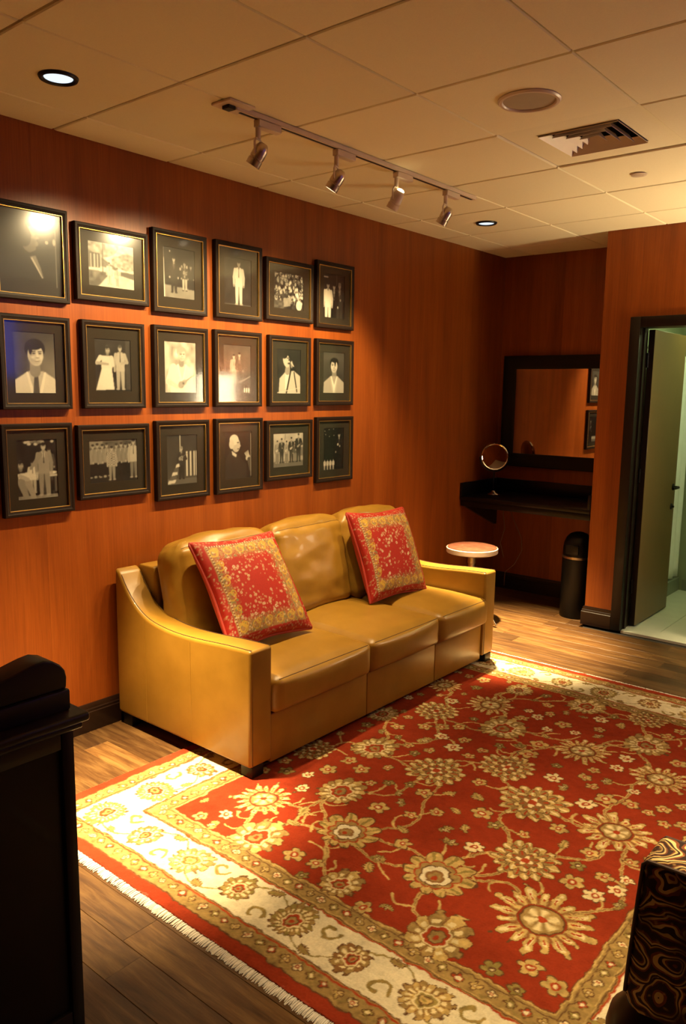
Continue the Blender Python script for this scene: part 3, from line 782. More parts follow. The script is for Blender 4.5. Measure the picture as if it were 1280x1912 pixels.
    for yy, sg in ((RY0, -1), (RY1, 1)):
        m = MB(); k = 0; px = RX0
        while px < RX1:
            L = random.uniform(.027, .037); sx = random.uniform(-.004, .004); wd = random.uniform(.0022, .0036); zt = random.uniform(.004, .008)
            m.add([(px, yy, .003), (px + wd, yy, .003), (px + wd, yy, zt + .001), (px, yy, zt + .001),
                   (px + sx * .5, yy + sg * L * .6, .0015), (px + wd + sx * .5, yy + sg * L * .6, .0015), (px + wd + sx * .5, yy + sg * L * .6, zt), (px + sx * .5, yy + sg * L * .6, zt),
                   (px + sx, yy + sg * L, .0008), (px + wd * .6 + sx, yy + sg * L, .0008), (px + wd * .6 + sx, yy + sg * L, .0022), (px + sx, yy + sg * L, .0022)],
                  [(0, 1, 5, 4), (1, 2, 6, 5), (2, 3, 7, 6), (3, 0, 4, 7), (4, 5, 9, 8), (5, 6, 10, 9), (6, 7, 11, 10), (7, 4, 8, 11), (8, 9, 10, 11)])
            px += random.uniform(.0026, .0042)
        f = obj('fringe', m, M['fringe'], t, smooth=False, fix=False); f['kind'] = 'stuff'; f['label'] = 'white cotton fringe'
rug()
# ------------------------------------------------------------------ sofa
SOFA = thing('sofa', 'mustard leather three seat sofa standing against the wood wall', 'sofa', (0, 0, .0125))
SY0, SY1, AW = .215, 2.300, .132
arm_prof = [(.035, .050), (.985, .050), (.988, .574), (.83, .567), (.63, .553), (.47, .551), (.33, .566), (.245, .594), (.175, .640), (.115, .702), (.07, .765), (.035, .785)]
def smoothed(poly, i0, i1, n=4):
    """Catmull-Rom the run i0..i1 of a polygon"""
    P = [np.array(p) for p in poly]; out = P[:i0]
    for i in range(i0, i1):
        a, b, c, d = P[max(i - 1, i0)], P[i], P[i + 1], P[min(i + 2, i1)]
        for k in range(n):
            t = k / n; out.append(.5 * (2 * b + (c - a) * t + (2 * a - 5 * b + 4 * c - d) * t * t + (3 * b - a - 3 * c + d) * t ** 3))
    return [tuple(p) for p in out + P[i1:]]
ap = smoothed(arm_prof, 2, 10)
for y0 in (SY0, SY1 - AW):
    arm = obj('arm', MB().rprism(ap, y0, y0 + AW, 'y', .016, 4, 34), M['leather'], SOFA, ang=50)
    top = [p for p in ap[2:]]
    for yy in (y0 + .012, y0 + AW - .012):
        obj('seam', MB().tube([(px - (.0 if i else .004), yy, pz + .0005) for i, (px, pz) in enumerate(top)][:-2], .0016, 6), M['seam'], arm)
    obj('seam', MB().tube([(.9855, y0 + .014, z) for z in np.linspace(.06, .556, 6)], .0015, 6), M['seam'], arm)
    yo = y0 - .0003 if y0 < 1 else y0 + AW + .0003
    for xx in (.27, .60):
        zt = np.interp(xx, [p[0] for p in ap[2:]][::-1], [p[1] for p in ap[2:]][::-1])
        obj('seam', MB().tube([(xx, yo, .06), (xx, yo, .3), (xx, yo, zt - .02)], .0010, 6), M['leather'], arm)
iy0, iy1 = SY0 + AW + .002, SY1 - AW - .002
obj('back_frame', MB().rprism([(.035, .10), (.24, .10), (.19, .70), (.165, .785), (.05, .785), (.035, .77)], iy0, iy1, 'y', .02, 3, 20), M['leather'], SOFA)
obj('deck', MB().bevbox(.20, .93, iy0, iy1, .16, .245, .01, 2), M['leather'], SOFA)
cut = [iy0, 1.035, 1.655, iy1]
for a, b in zip(cut, cut[1:]):
    obj('front_panel', MB().bevbox(.90, .972, a + .0008, b - .0008, .030, .255, .007, 3), M['leather'], SOFA)
LEATHER2 = M['leather']
for i, (a, b) in enumerate(zip(cut, cut[1:])):
    w_ = b - a - .004; wide = w_ + (.02 if i == 2 else 0)
    m = cushion(.80, wide, .165, .034, 20, .034, .003, i * 7.1)
    sc = obj('seat_cushion', m, LEATHER2, SOFA, (.605 + .004 * (i == 2), (a + b) / 2 + (.009 if i == 2 else 0), .338), ang=60)
    # stitched welt along the front top edge
    obj('seam', MB().tube(m.edge, .0017, 6), M['seam'], sc)
bcut = [iy0 - .004, .985, 1.585, iy1 + .004]
for i, (a, b) in enumerate(zip(bcut, bcut[1:])):
    m = cushion(.20, b - a - .010, .50, .06, 26, .040, .012, 30 + i * 9.3)
    bc = obj('back_cushion', m, LEATHER2, SOFA, (.305, (a + b) / 2, .655), (0, -.20, 0), ang=70)
    hw = (b - a) / 2 - .035
    obj('seam', MB().tube(m.edge, .0017, 6), M['seam'], bc)
for xx in (.09, .945):
    for yy in (SY0 + .05, SY1 - .05):
        obj('leg', MB().bevbox(xx - .035, xx + .035, yy - .035, yy + .035, 0 if xx > .5 else -.0123, .052, .004, 2), M['black'], SOFA)
# ------------------------------------------------------------------ throw pillows
def pillow(label, c, yaw, tilt, roll, s, seed):
    n = 150; u = np.linspace(-1, 1, n); U, V = np.meshgrid(u, u)
    th = .068 * (np.clip(1 - np.abs(U) ** 2.4, 0, 1) * np.clip(1 - np.abs(V) ** 2.4, 0, 1)) ** .42 + .006
    r = np.random.default_rng(seed)
    pull = 1 - .085 * (1 - np.abs(V) ** 1.5) * np.abs(U) ** 4; pull2 = 1 - .085 * (1 - np.abs(U) ** 1.5) * np.abs(V) ** 4
    px, py = U * s / 2 * pull, V * s / 2 * pull2
    wr = .006 * np.sin(13 * U + 3 * V + seed) * np.abs(U) ** 3 * (1 - np.abs(V)) + .005 * np.sin(11 * V - 5 * U) * np.abs(V) ** 3
    edge = np.maximum(np.abs(U), np.abs(V))
    RED, GLD, OLV, CRM, YEL = np.array((.42, .018, .008)), np.array((.42, .26, .085)), np.array((.26, .22, .085)), np.array((.72, .55, .30)), np.array((.66, .40, .045))
    C = np.empty(U.shape + (3,)); C[:] = RED
    def put(m, c): C[:] = C * (1 - m[..., None]) + c * m[..., None]
    ax, ay = (U + .08), V
    e2 = np.maximum(np.abs(ax) * .98, np.abs(ay) * 1.02)
    rim = np.clip((e2 - .56 + .05 * r.standard_normal(U.shape)) / .10, 0, 1) * np.clip((.84 - edge) / .02 + .5, 0, 1)
    def speck(nm, lo, hi, ok, col, ring=False):
        for _ in range(nm):
            a, b = r.uniform(-.98, .98, 2)
            if not ok(a, b): continue
            R = r.uniform(lo, hi); i0, i1 = np.searchsorted(u, [a - R * 1.4, a + R * 1.4]); j0, j1 = np.searchsorted(u, [b - R * 1.4, b + R * 1.4])
            sl = (slice(j0, j1), slice(i0, i1)); d = np.hypot(U[sl] - a, V[sl] - b)
            mk = np.clip((R - d) / .012 + .5, 0, 1)
            if ring: mk = mk * np.clip((d - R * .45) / .010 + .4, 0, 1)
            C[sl] = C[sl] * (1 - mk[..., None]) + np.array(col) * mk[..., None]
    put(rim * .85, GLD)
    inb = lambda a, b: max(abs(a + .08), abs(b)) < .60
    onb = lambda a, b: .56 < max(abs(a + .08), abs(b)) and max(abs(a), abs(b)) < .84
    out = lambda a, b: max(abs(a), abs(b)) > .86
    hole = lambda a, b: inb(a, b) and math.hypot((a + .05) * 1.2, b) > .20
    speck(520, .008, .016, hole, (.55, .33, .16)); speck(170, .014, .024, hole, CRM, True); speck(60, .020, .030, hole, (.78, .66, .42), True)
    speck(700, .012, .026, onb, OLV); speck(700, .008, .016, onb, (.34, .05, .02)); speck(420, .008, .018, onb, CRM); speck(160, .02, .032, onb, (.36, .16, .06), True)
    for q in range(6):                                # paisley drops along the border
        for sx, sy in ((-.73, -.70 + q * .28), (.70, -.70 + q * .28), (-.70 + q * .28, .70), (-.70 + q * .28, -.72)):
            for dx, R in ((0, .075), (.055, .045)):
                d = np.hypot(U - sx - dx * 1.1, V - sy - dx); mk = np.clip((.014 - np.abs(d - R)) / .008, 0, 1) * .9
                put(mk, YEL)
            speck(1, .02, .03, lambda a, b: False, YEL)
    speck(900, .008, .018, out, (.50, .20, .10)); speck(500, .008, .015, out, (.55, .40, .20))
    for k, (mask, arc) in enumerate(((np.abs(U + .80), V), (np.abs(V - .84), U))):        # rope stitched line left and top
        rope = np.clip((.016 - mask) / .008, 0, 1); tw = np.sin(arc * 120) > 0
        lim = (V < .86) & (U > -.82)
        put(rope * tw * lim, np.array((.70, .55, .33))); put(rope * ~tw * lim, np.array((.16, .02, .01)))
    C = np.clip(C * (1 + r.normal(0, .05, U.shape))[..., None], .002, .95)
    t = thing('throw_pillow', label, 'pillow', c, (0, 0, 0), group='red patterned pillows on the sofa')
    nrm = Vector((math.cos(yaw) * math.cos(tilt), math.sin(yaw) * math.cos(tilt), math.sin(tilt)))
    h = Vector((0, 0, 1)).cross(nrm).normalized(); v = nrm.cross(h)
    h, v = math.cos(roll) * h + math.sin(roll) * v, -math.sin(roll) * h + math.cos(roll) * v
    t.rotation_euler = Matrix((h, v, nrm)).transposed().to_euler()
    obj('front_cover', grid_mesh('front_cover', px, py, th + wr, C), M['silk'], t)
    me = grid_mesh('back_cover', px[:, ::-1], py, -th - wr); obj('back_cover', me, M['silkback'], t)
    e = []
    for k in range(0, n, 3): e.append((px[0, k], py[0, k], 0))
    for k in range(3, n, 3): e.append((px[k, -1], py[k, -1], 0))
    for k in range(n - 4, -1, -3): e.append((px[-1, k], py[-1, k], 0))
    for k in range(n - 4, 2, -3): e.append((px[k, 0], py[k, 0], 0))
    obj('piping', MB().tube(e, .0075, 8, True), M['silkback'], t)
pillow('red and gold patterned pillow at the near left end of the sofa', (.567, .632, .712), .01, .586, -.03, .545, 3)
pillow('red and gold patterned pillow at the far right end of the sofa', (.540, 1.769, .708), -.028, .411, -.04, .535, 8)
# ------------------------------------------------------------------ framed photographs on the left wall
class Pic:
    """small tonal print painted on a grid: x to the right 0..asp, y up 0..1"""
    def __init__(s, w, h, bg, seed=0):
        s.res = .0025; s.nx, s.ny = int(w / s.res) + 1, int(h / s.res) + 1; s.asp = w / h
        s.X, s.Y = np.meshgrid(np.linspace(0, s.asp, s.nx), np.linspace(0, 1, s.ny)); s.C = np.full(s.X.shape, float(bg)); s.r = np.random.default_rng(seed); s.e = 1.0 / s.ny
    def put(s, m, v): s.C = s.C * (1 - m) + v * m; return s
    def ell(s, cx, cy, rx, ry, v, a=0., soft=1.):
        dx, dy = s.X - cx, s.Y - cy; c, q = math.cos(a), math.sin(a); u = (dx * c + dy * q) / rx; w = (-dx * q + dy * c) / ry
        d = (1 - np.hypot(u, w)) * min(rx, ry); return s.put(np.clip(d / (s.e * 1.4 * soft) + .5, 0, 1), v)
    def cap(s, x0, y0, x1, y1, r0, r1, v):
        dx, dy = x1 - x0, y1 - y0; t = np.clip(((s.X - x0) * dx + (s.Y - y0) * dy) / (dx * dx + dy * dy + 1e-9), 0, 1)
        d = (r0 + (r1 - r0) * t) - np.hypot(s.X - x0 - t * dx, s.Y - y0 - t * dy); return s.put(np.clip(d / (s.e * 1.4) + .5, 0, 1), v)
    def poly(s, pts, v):
        P = np.array(pts); ins = np.zeros(s.X.shape, bool); n = len(P)
        for i in range(n):
            (x0, y0), (x1, y1) = P[i], P[(i + 1) % n]
            if y0 == y1: continue
            c = ((s.Y < y0) != (s.Y < y1)) & (s.X < (x1 - x0) * (s.Y - y0) / (y1 - y0) + x0); ins ^= c
        m = ins.astype(float); k = m.copy(); k[1:] += m[:-1]; k[:-1] += m[1:]; k[:, 1:] += m[:, :-1]; k[:, :-1] += m[:, 1:]
        return s.put(np.clip(k / 5, 0, 1), v)
    def rect(s, x0, x1, y0, y1, v): return s.poly([(x0, y0), (x1, y0), (x1, y1), (x0, y1)], v)
    def mottle(s, amp, k=9, x0=0, x1=9, y0=0, y1=1):
        g = s.r.standard_normal((k + 2, k + 2)); fx, fy = s.X / s.asp * k, s.Y * k; ix, iy = fx.astype(int), fy.astype(int); tx, ty = fx - ix, fy - iy
        v = (g[iy, ix] * (1 - tx) + g[iy, ix + 1] * tx) * (1 - ty) + (g[iy + 1, ix] * (1 - tx) + g[iy + 1, ix + 1] * tx) * ty
        m = (s.X >= x0) & (s.X <= x1) & (s.Y >= y0) & (s.Y <= y1); s.C = s.C + amp * v * m; return s
    def head(s, cx, cy, r, skin=.55, hair=.04, turn=0., hl=1.):
        t = turn * r
        s.cap(cx - t * .15, cy - r * .6, cx - t * .15, cy - r * 1.45, r * .46, r * .52, skin * .50)
        s.ell(cx - t * .08, cy + r * .52, r * .98, r * .72 * hl, hair)
        s.ell(cx - t * .95, cy - r * .02, r * .13, r * .22, skin * .7)
        s.ell(cx, cy - r * .02, r * .74, r * .92, skin); s.ell(cx + t * .10, cy - r * .42, r * .56, r * .54, skin)
        s.ell(cx - t * .55, cy - r * .15, r * .26, r * .62, skin * .66, 0, 5); s.ell(cx + t * .1, cy - r * .72, r * .34, r * .18, skin * .8, 0, 4)
        s.ell(cx - t * .20, cy + r * .86, r * .80, r * .36 * hl, hair); s.ell(cx - t * .78, cy + r * .42, r * .18, r * .42, hair)
        if r > .045:
            for sx in (-1, 1):
                ex = cx + t * .22 + sx * r * .29
                s.ell(ex, cy + r * .14, r * .17, r * .10, skin * .62, 0, 2); s.ell(ex, cy + r * .12, r * .12, r * .055, .03); s.cap(ex - r * .15, cy + r * .28, ex + r * .15, cy + r * .31, r * .04, r * .035, hair)
                s.ell(ex + sx * r * .1, cy - r * .22, r * .15, r * .12, min(.9, skin * 1.12), 0, 3)
            s.cap(cx + t * .26, cy + r * .12, cx + t * .34, cy - r * .20, r * .06, r * .09, min(.9, skin * 1.15)); s.ell(cx + t * .30, cy - r * .26, r * .15, r * .045, skin * .45)
            s.ell(cx + t * .22, cy - r * .50, r * .28, r * .085, skin * .25); s.ell(cx + t * .22, cy - r * .475, r * .22, r * .045, min(.9, skin * 1.4)); s.ell(cx + t * .2, cy - r * .62, r * .18, r * .03, skin * .7)
        return s
    def man(s, cx, y0, h, suit=.03, skin=.5, shirt=.7, trous=None, arm=0, hair=.03, tie=.04):
        tr = suit * .8 if trous is None else trous; q = h
        for sx in (-1, 1):
            s.cap(cx + sx * .055 * q, y0 + .47 * q, cx + sx * .065 * q, y0 + .04 * q, .058 * q, .034 * q, tr); s.ell(cx + sx * .075 * q, y0 + .02 * q, .045 * q, .02 * q, .03 if suit < .3 else .4)
        s.cap(cx, y0 + .05 * q, cx, y0 + .40 * q, .006 * q, .010 * q, tr * .35)
        s.poly([(cx - .125 * q, y0 + .80 * q), (cx - .04 * q, y0 + .85 * q), (cx + .04 * q, y0 + .85 * q), (cx + .125 * q, y0 + .80 * q), (cx + .115 * q, y0 + .42 * q), (cx - .115 * q, y0 + .42 * q)], suit)
        s.poly([(cx - .032 * q, y0 + .85 * q), (cx + .032 * q, y0 + .85 * q), (cx, y0 + .60 * q)], shirt); s.cap(cx, y0 + .83 * q, cx, y0 + .63 * q, .008 * q, .012 * q, tie)
        for sx in (-1, 1):
            bend = arm if sx > 0 else 0
            ex, ey = cx + sx * (.155 + .03 * bend) * q, y0 + .62 * q
            hx, hy = (cx + sx * .15 * q, y0 + .43 * q) if not bend else (cx + sx * .03 * q, y0 + .60 * q)
            s.cap(cx + sx * .115 * q, y0 + .79 * q, ex, ey, .040 * q, .034 * q, suit * .92); s.cap(ex, ey, hx, hy, .034 * q, .026 * q, suit * .88); s.ell(hx, hy, .024 * q, .03 * q, skin)
        s.cap(cx, y0 + .83 * q, cx, y0 + .88 * q, .028 * q, .026 * q, skin * .7); s.ell(cx, y0 + .93 * q, .048 * q, .066 * q, skin); s.ell(cx, y0 + .975 * q, .050 * q, .034 * q, hair)
        for sx in (-1, 1): s.ell(cx + sx * .018 * q, y0 + .935 * q, .009 * q, .006 * q, skin * .3)
        return s
    def guitar(s, cx, cy, q, a, v=.45):
        c, n = math.cos(a), math.sin(a)
        s.ell(cx, cy, .085 * q, .075 * q, v, a); s.ell(cx + c * .10 * q, cy + n * .10 * q, .065 * q, .058 * q, v, a); s.ell(cx + c * .06 * q, cy + n * .06 * q, .024 * q, .024 * q, v * .2)
        s.cap(cx + c * .14 * q, cy + n * .14 * q, cx + c * .42 * q, cy + n * .42 * q, .012 * q, .010 * q, v * .7); return s
    def mesh(s, w, h):
        s.mottle(.035 * float(s.C.mean()), 7); v = s.C; q = np.pad(v, 1, mode='edge')
        v = (4 * v + q[:-2, 1:-1] + q[2:, 1:-1] + q[1:-1, :-2] + q[1:-1, 2:]) / 8
        v = np.clip(1.0 * v ** 1.22 * (1 + s.r.normal(0, .025, v.shape)), .003, .78); C = np.stack([v, v * .90, v * .76], -1)
        Xw, Zw = (s.X / s.asp - .5) * w, (s.Y - .5) * h
        return grid_mesh('print', np.zeros_like(Xw), Xw, Zw, C)
def p11(w, h):
    p = Pic(w, h, .012, 1); p.mottle(.003, 5)
    p.ell(.42, .66, .105, .15, .15).ell(.36, .70, .09, .13, .016).ell(.52, .62, .022, .03, .20).ell(.50, .69, .05, .016, .24).ell(.46, .56, .05, .03, .15)
    p.cap(.44, .80, .48, .72, .02, .02, .3); p.poly([(.42, .46), (.50, .48), (.56, .34), (.60, .20), (.54, .30)], .22); p.cap(.45, .44, .58, .22, .012, .006, .5)
    p.cap(.775, .80, .775, .12, .006, .006, .2); p.ell(.655, .655, .022, .022, .5).ell(.755, .67, .02, .04, .5); return p
def p12(w, h):
    p = Pic(w, h, .62, 2); a = p.asp; p.mottle(.10, 12, 0, 9, .45, 1)
    p.ell(.30 * a, .95, .35 * a, .28, .38).mottle(.10, 20, 0, .7 * a, .6, 1); p.ell(.85 * a, .62, .24 * a, .20, .34).ell(.62 * a, .58, .12 * a, .15, .40).mottle(.09, 22, .5 * a, a, .4, .85)
    p.poly([(0, .80), (.30 * a, .66), (.62 * a, .45), (.62 * a, .40), (.28 * a, .46), (0, .40)], .18); p.rect(.04 * a, .26 * a, .42, .74, .10)
    for k in range(4): p.rect((.06 + .07 * k) * a, (.08 + .07 * k) * a, .40, .72, .48)
    p.poly([(0, 0), (a, 0), (a, .28), (.60 * a, .38), (0, .30)], .58); p.poly([(0, 0), (.20 * a, 0), (.48 * a, .34), (0, .36)], .16); p.mottle(.05, 14, 0, 9, 0, .35)
    p.poly([(.70 * a, .30), (a, .24), (a, .38), (.70 * a, .40)], .12); p.cap(.32 * a, 1, .31 * a, .30, .008, .012, .10)
    p.man(.45 * a, .07, .50, .60, .40, .7, .50); p.man(.62 * a, .05, .42, .45, .35, .6, .38, 1); return p
def p13(w, h):
    p = Pic(w, h, .018, 3); a = p.asp; p.poly([(0, 0), (a, 0), (a, .20), (0, .26)], .26); p.mottle(.03, 8, 0, 9, 0, .24); p.cap(.03 * a, .02, .02 * a, .78, .020, .012, .60); p.cap(.02 * a, .78, .02 * a, .99, .008, .008, .3)
    p.man(.34 * a, .10, .72, .035, .42, .25, .03); p.man(.68 * a, .16, .58, .05, .40, .3, .42); p.guitar(.72 * a, .52, .5, .4, .22)
    for k in range(9): p.ell(p.r.uniform(.5, .95) * a, p.r.uniform(.45, .72), .022, .03, p.r.uniform(.15, .4))
    p.ell(.22 * a, .92, .012, .015, .6); p.man(.88 * a, .2, .5, .03, .25, .1); return p
def p14(w, h):
    p = Pic(w, h, .030, 4); a = p.asp; p.mottle(.012, 5); p.rect(0, a, 0, .03, .12); p.man(.54 * a, .01, .94, .62, .30, .80, .60, 0, .02, .05); return p
def p15(w, h):
    p = Pic(w, h, .03, 5); a = p.asp
    for k in range(150):
        cx, cy = p.r.uniform(.05, 1) * a, p.r.uniform(.18, 1); v = p.r.choice([.06, .2, .5, .75]) * (.5 + .5 * cx / a)
        p.ell(cx, cy - .05, .035, .045, v); p.ell(cx, cy, .020, .026, p.r.uniform(.25, .6)); p.ell(cx, cy + .018, .021, .014, .03)
    p.rect(0, .35 * a, 0, .22, .10); p.poly([(.32 * a, .30), (.60 * a, .34), (.56 * a, .10), (.34 * a, .06)], .30); p.ell(.85 * a, .14, .12, .14, .62); p.mottle(.04, 16); return p
def p16(w, h):
    p = Pic(w, h, .014, 6); a = p.asp; p.rect(.02 * a, .22 * a, .90, .93, .7); p.cap(.62 * a, .75, .62 * a, 1, .006, .006, .2)
    p.man(.76 * a, -.16, .98, .06, .42, .70, .05, 1, .30); p.man(.50 * a, -.14, .92, .012, .46, .75, .012, 0, .02); p.man(.22 * a, -.16, .96, .74, .46, .70, .70, 0, .02, .7); return p
def bust(p, cx, cy, r, coat, skin, hair, turn, shirt=.75, tie=None, lapel=None, hl=1.):
    p.poly([(cx - 2.5 * r, -.1), (cx - 2.3 * r, cy - 2.4 * r), (cx - .9 * r, cy - 1.55 * r), (cx + .9 * r, cy - 1.55 * r), (cx + 2.3 * r, cy - 2.4 * r), (cx + 2.5 * r, -.1)], coat)
    p.poly([(cx - .75 * r, cy - 1.45 * r), (cx + .75 * r, cy - 1.45 * r), (cx + .15 * r, cy - 4 * r), (cx - .15 * r, cy - 4 * r)], shirt)
    if lapel is not None:
        for s in (-1, 1): p.cap(cx + s * .85 * r, cy - 1.6 * r, cx + s * .15 * r, cy - 4.2 * r, .10 * r, .18 * r, lapel)
    if tie is not None: p.cap(cx, cy - 1.75 * r, cx - .1 * r, cy - 5 * r, .18 * r, .45 * r, tie)
    p.head(cx, cy, r, skin, hair, turn, hl)
def p21(w, h):
    p = Pic(w, h, .10, 7); a = p.asp; p.C = .05 + .20 * np.exp(-((p.X - .95 * a) ** 2 + (p.Y - .35) ** 2) / .18); bust(p, .52 * a, .63, .185, .70, .62, .015, .6, .55, .13, .82, 1.25); p.mottle(.02, 9, 0, 9, 0, .4); return p
def p22(w, h):
    p = Pic(w, h, .035, 8); a = p.asp; p.rect(.86 * a, a, .0, 1, .07); p.rect(0, a, 0, .04, .02); p.man(.70 * a, .03, .86, .44, .40, .55, .40, 1, .10)
    p.poly([(.46 * a, .46), (.20 * a, .46), (.02 * a, .02), (.52 * a, .04)], .66); p.poly([(.20 * a, .68), (.46 * a, .68), (.48 * a, .44), (.18 * a, .44)], .62)
    p.cap(.16 * a, .64, .06 * a, .54, .05, .035, .60); p.cap(.06 * a, .54, .36 * a, .52, .03, .022, .40); p.cap(.46 * a, .64, .50 * a, .50, .045, .03, .58); p.ell(.34 * a, .80, .085, .085, .03); p.head(.36 * a, .79, .058, .42, .03, .4); return p
def p23(w, h):
    p = Pic(w, h, .50, 9); a = p.asp; p.mottle(.14, 8); bust(p, .55 * a, .74, .12, .74, .58, .42, .5, .62, None, .82, 1.1); p.cap(.28 * a, .48, .12 * a, .22, .09, .06, .72); p.cap(.12 * a, .22, .40 * a, .12, .05, .04, .60)
    p.guitar(.52 * a, .16, .95, .55, .36); return p
def p24(w, h):
    p = Pic(w, h, .10, 10); a = p.asp; p.mottle(.02, 6); p.man(.38 * a, .20, .60, .38, .5, .6); p.man(.58 * a, .18, .66, .10, .45, .5); p.cap(.55 * a, .22, .98 * a, .36, .008, .006, .45); p.ell(.55 * a, .06, .30, .16, .03)
    for k in range(3): p.ell((.76 + .08 * k) * a, .07, .022, .05, .65)
    return p
def p25(w, h):
    p = Pic(w, h, .03, 11); a = p.asp; p.mottle(.01, 6); p.poly([(.08 * a, 0), (.12 * a, .34), (.34 * a, .48), (.70 * a, .52), (.98 * a, .40), (a, 0)], .52); p.poly([(.36 * a, .50), (.52 * a, .50), (.44 * a, .10), (.34 * a, .10)], .70)
    p.cap(.58 * a, .52, .40 * a, .02, .022, .022, .03); p.cap(.72 * a, .48, .84 * a, .05, .018, .018, .03); p.cap(.02 * a, .02, .98 * a, .14, .008, .008, .60); p.cap(.46 * a, .60, .44 * a, .50, .07, .08, .32)
    p.ell(.40 * a, .74, .105, .155, .50, .35); p.ell(.33 * a, .87, .10, .085, .025, .5); p.ell(.52 * a, .76, .035, .02, .03); p.ell(.50 * a, .68, .04, .022, .06); p.ell(.47 * a, .80, .05, .012, .05); p.ell(.62 * a, .66, .035, .08, .30); p.cap(.70 * a, .62, .60 * a, .70, .012, .02, .55); return p
def p26(w, h):
    p = Pic(w, h, .05, 12); a = p.asp; p.C = .05 + .05 * p.Y; bust(p, .52 * a, .66, .165, .44, .56, .012, -.3, .78, None, .52); p.poly([(.40 * a, .42), (.64 * a, .42), (.53 * a, .20)], .40); return p
def p31(w, h):
    p = Pic(w, h, .015, 13); a = p.asp
    for k in range(14): p.ell(p.r.uniform(.2, .65) * a, p.r.uniform(.92, 1), .035, .022, p.r.uniform(.2, .6))
    p.ell(.88 * a, .96, .03, .025, .5); p.rect(0, a, 0, .06, .30); p.mottle(.05, 18, 0, 9, 0, .12)
    p.man(.80 * a, .28, .56, .10, .35, .2); p.rect(.68 * a, a, .36, .40, .55); p.rect(.74 * a, .80 * a, .05, .36, .40); p.rect(.92 * a, .97 * a, .10, .36, .15); p.ell(.85 * a, .43, .09, .025, .7)
    p.man(.38 * a, .10, .54, .62, .35, .7, .45); p.man(.66 * a, .04, .90, .34, .46, .72, .30, 0, .02); p.cap(.58 * a, .74, .34 * a, .52, .04, .025, .30)
    p.poly([(.02 * a, .44), (.30 * a, .46), (.32 * a, .26), (.04 * a, .26)], .66); p.cap(.10 * a, .30, .22 * a, .02, .07, .045, .30); p.cap(.26 * a, .28, .40 * a, .02, .06, .04, .36); p.cap(.08 * a, .40, .26 * a, .34, .035, .03, .45); p.head(.10 * a, .58, .055, .42, .02, .3); return p
def p32(w, h):
    p = Pic(w, h, .04, 14); a = p.asp; p.rect(0, a, .55, 1, .12); p.mottle(.03, 14, 0, 9, .6, 1); p.rect(.02 * a, .28 * a, .82, .97, .28); p.rect(0, a, 0, .30, .035)
    for k, q in enumerate((.08, .17, .27, .36, .56, .66, .75, .84)): p.man(q * a, .12 + .02 * (k % 2), .78, .30 if k < 4 else .26, .40, .60, .02, 0, .05)
    p.man(.92 * a, .06, .92, .44, .40, .5, .22); p.man(.46 * a, .04, .80, .42, .44, .6, .30, 0, .03)
    m = (np.abs(p.X - .46 * a) < .10) & (p.Y > .38) & (p.Y < .70); p.C = np.where(m & (p.C > .25), np.where((np.sin(p.X * 150) > 0) ^ (np.sin(p.Y * 110) > 0), .55, .12), p.C); return p
def p33(w, h):
    p = Pic(w, h, .06, 15); a = p.asp; p.C = .05 + .05 * (1 - p.Y); p.cap(.44 * a, .66, .44 * a, 1, .012, .012, .45)
    for q, wd in ((.66, .018), (.78, .018), (.90, .014), (.97, .010)): p.rect(q * a - wd, q * a + wd, .16, .66, .62)
    p.rect(0, a, 0, .12, .16); p.man(.48 * a, .10, .66, .06, .4, .2, .05, 1, .25); p.guitar(.44 * a, .52, .5, .5, .3)
    for k in range(5): p.poly([(.02 * a + .05 * k, .02 + .08 * k), (.26 * a + .03 * k, .04 + .08 * k), (.30 * a + .02 * k, .10 + .08 * k), (.06 * a + .05 * k, .09 + .08 * k)], .62 if k % 2 == 0 else .15)
    return p
def p34(w, h):
    p = Pic(w, h, .03, 16); a = p.asp; p.poly([(0, 0), (0, .40), (.22 * a, .60), (.50 * a, .50), (.80 * a, .30), (.80 * a, 0)], .05); p.poly([(.26 * a, .60), (.44 * a, .52), (.42 * a, .46), (.28 * a, .52)], .6)
    p.ell(.42 * a, .72, .115, .150, .48); p.ell(.35 * a, .83, .125, .110, .62); p.ell(.26 * a, .74, .07, .10, .55); p.ell(.55 * a, .70, .030, .022, .50); p.ell(.49 * a, .77, .03, .012, .05); p.ell(.50 * a, .635, .03, .012, .12)
    p.ell(.86 * a, .44, .07, .055, .50, .6); 
    for k in range(4): p.cap(.82 * a + .02 * k, .46 + .01 * k, .74 * a + .03 * k, .54 + .015 * k, .014, .010, .46)
    p.cap(.90 * a, .40, .98 * a, .20, .05, .06, .10); p.cap(.97 * a, .95, .97 * a, .05, .008, .008, .35); return p
def p35(w, h):
    p = Pic(w, h, .50, 17); a = p.asp; p.mottle(.06, 7); p.C *= .75 + .25 * p.Y; p.rect(0, a, 0, .16, .20); p.rect(.80 * a, a, .30, .55, .22)
    for k, (q, hh, su) in enumerate(((.14, .66, .30), (.28, .72, .06), (.44, .64, .34), (.60, .74, .05), (.72, .62, .12), (.84, .84, .04))):
        p.man(q * a, .12, hh, su, .40, .6, .06 if k % 2 else .25, 1, .03); 
        if k in (0, 2, 3, 5): p.guitar(q * a - .03, .12 + hh * .55, .42, .45, .55 if k != 5 else .40)
    p.cap(.385 * a, .80, .40 * a, .96, .012, .010, .2); return p
def p36(w, h):
    p = Pic(w, h, .008, 18); a = p.asp; p.man(.78 * a, .08, .80, .020, .36, .10, .012, 1, .02); p.ell(.72 * a, .60, .03, .03, .40)
    for k in range(4): p.man((.08 + .14 * k) * a, .02, .24, .60, .5, .7)
    for q, v in ((.08, .93), (.12, .85), (.28, .96), (.50, .97), (.30, .80), (.52, .82)): p.ell(q * a, v, .010, .010, .5)
    return p
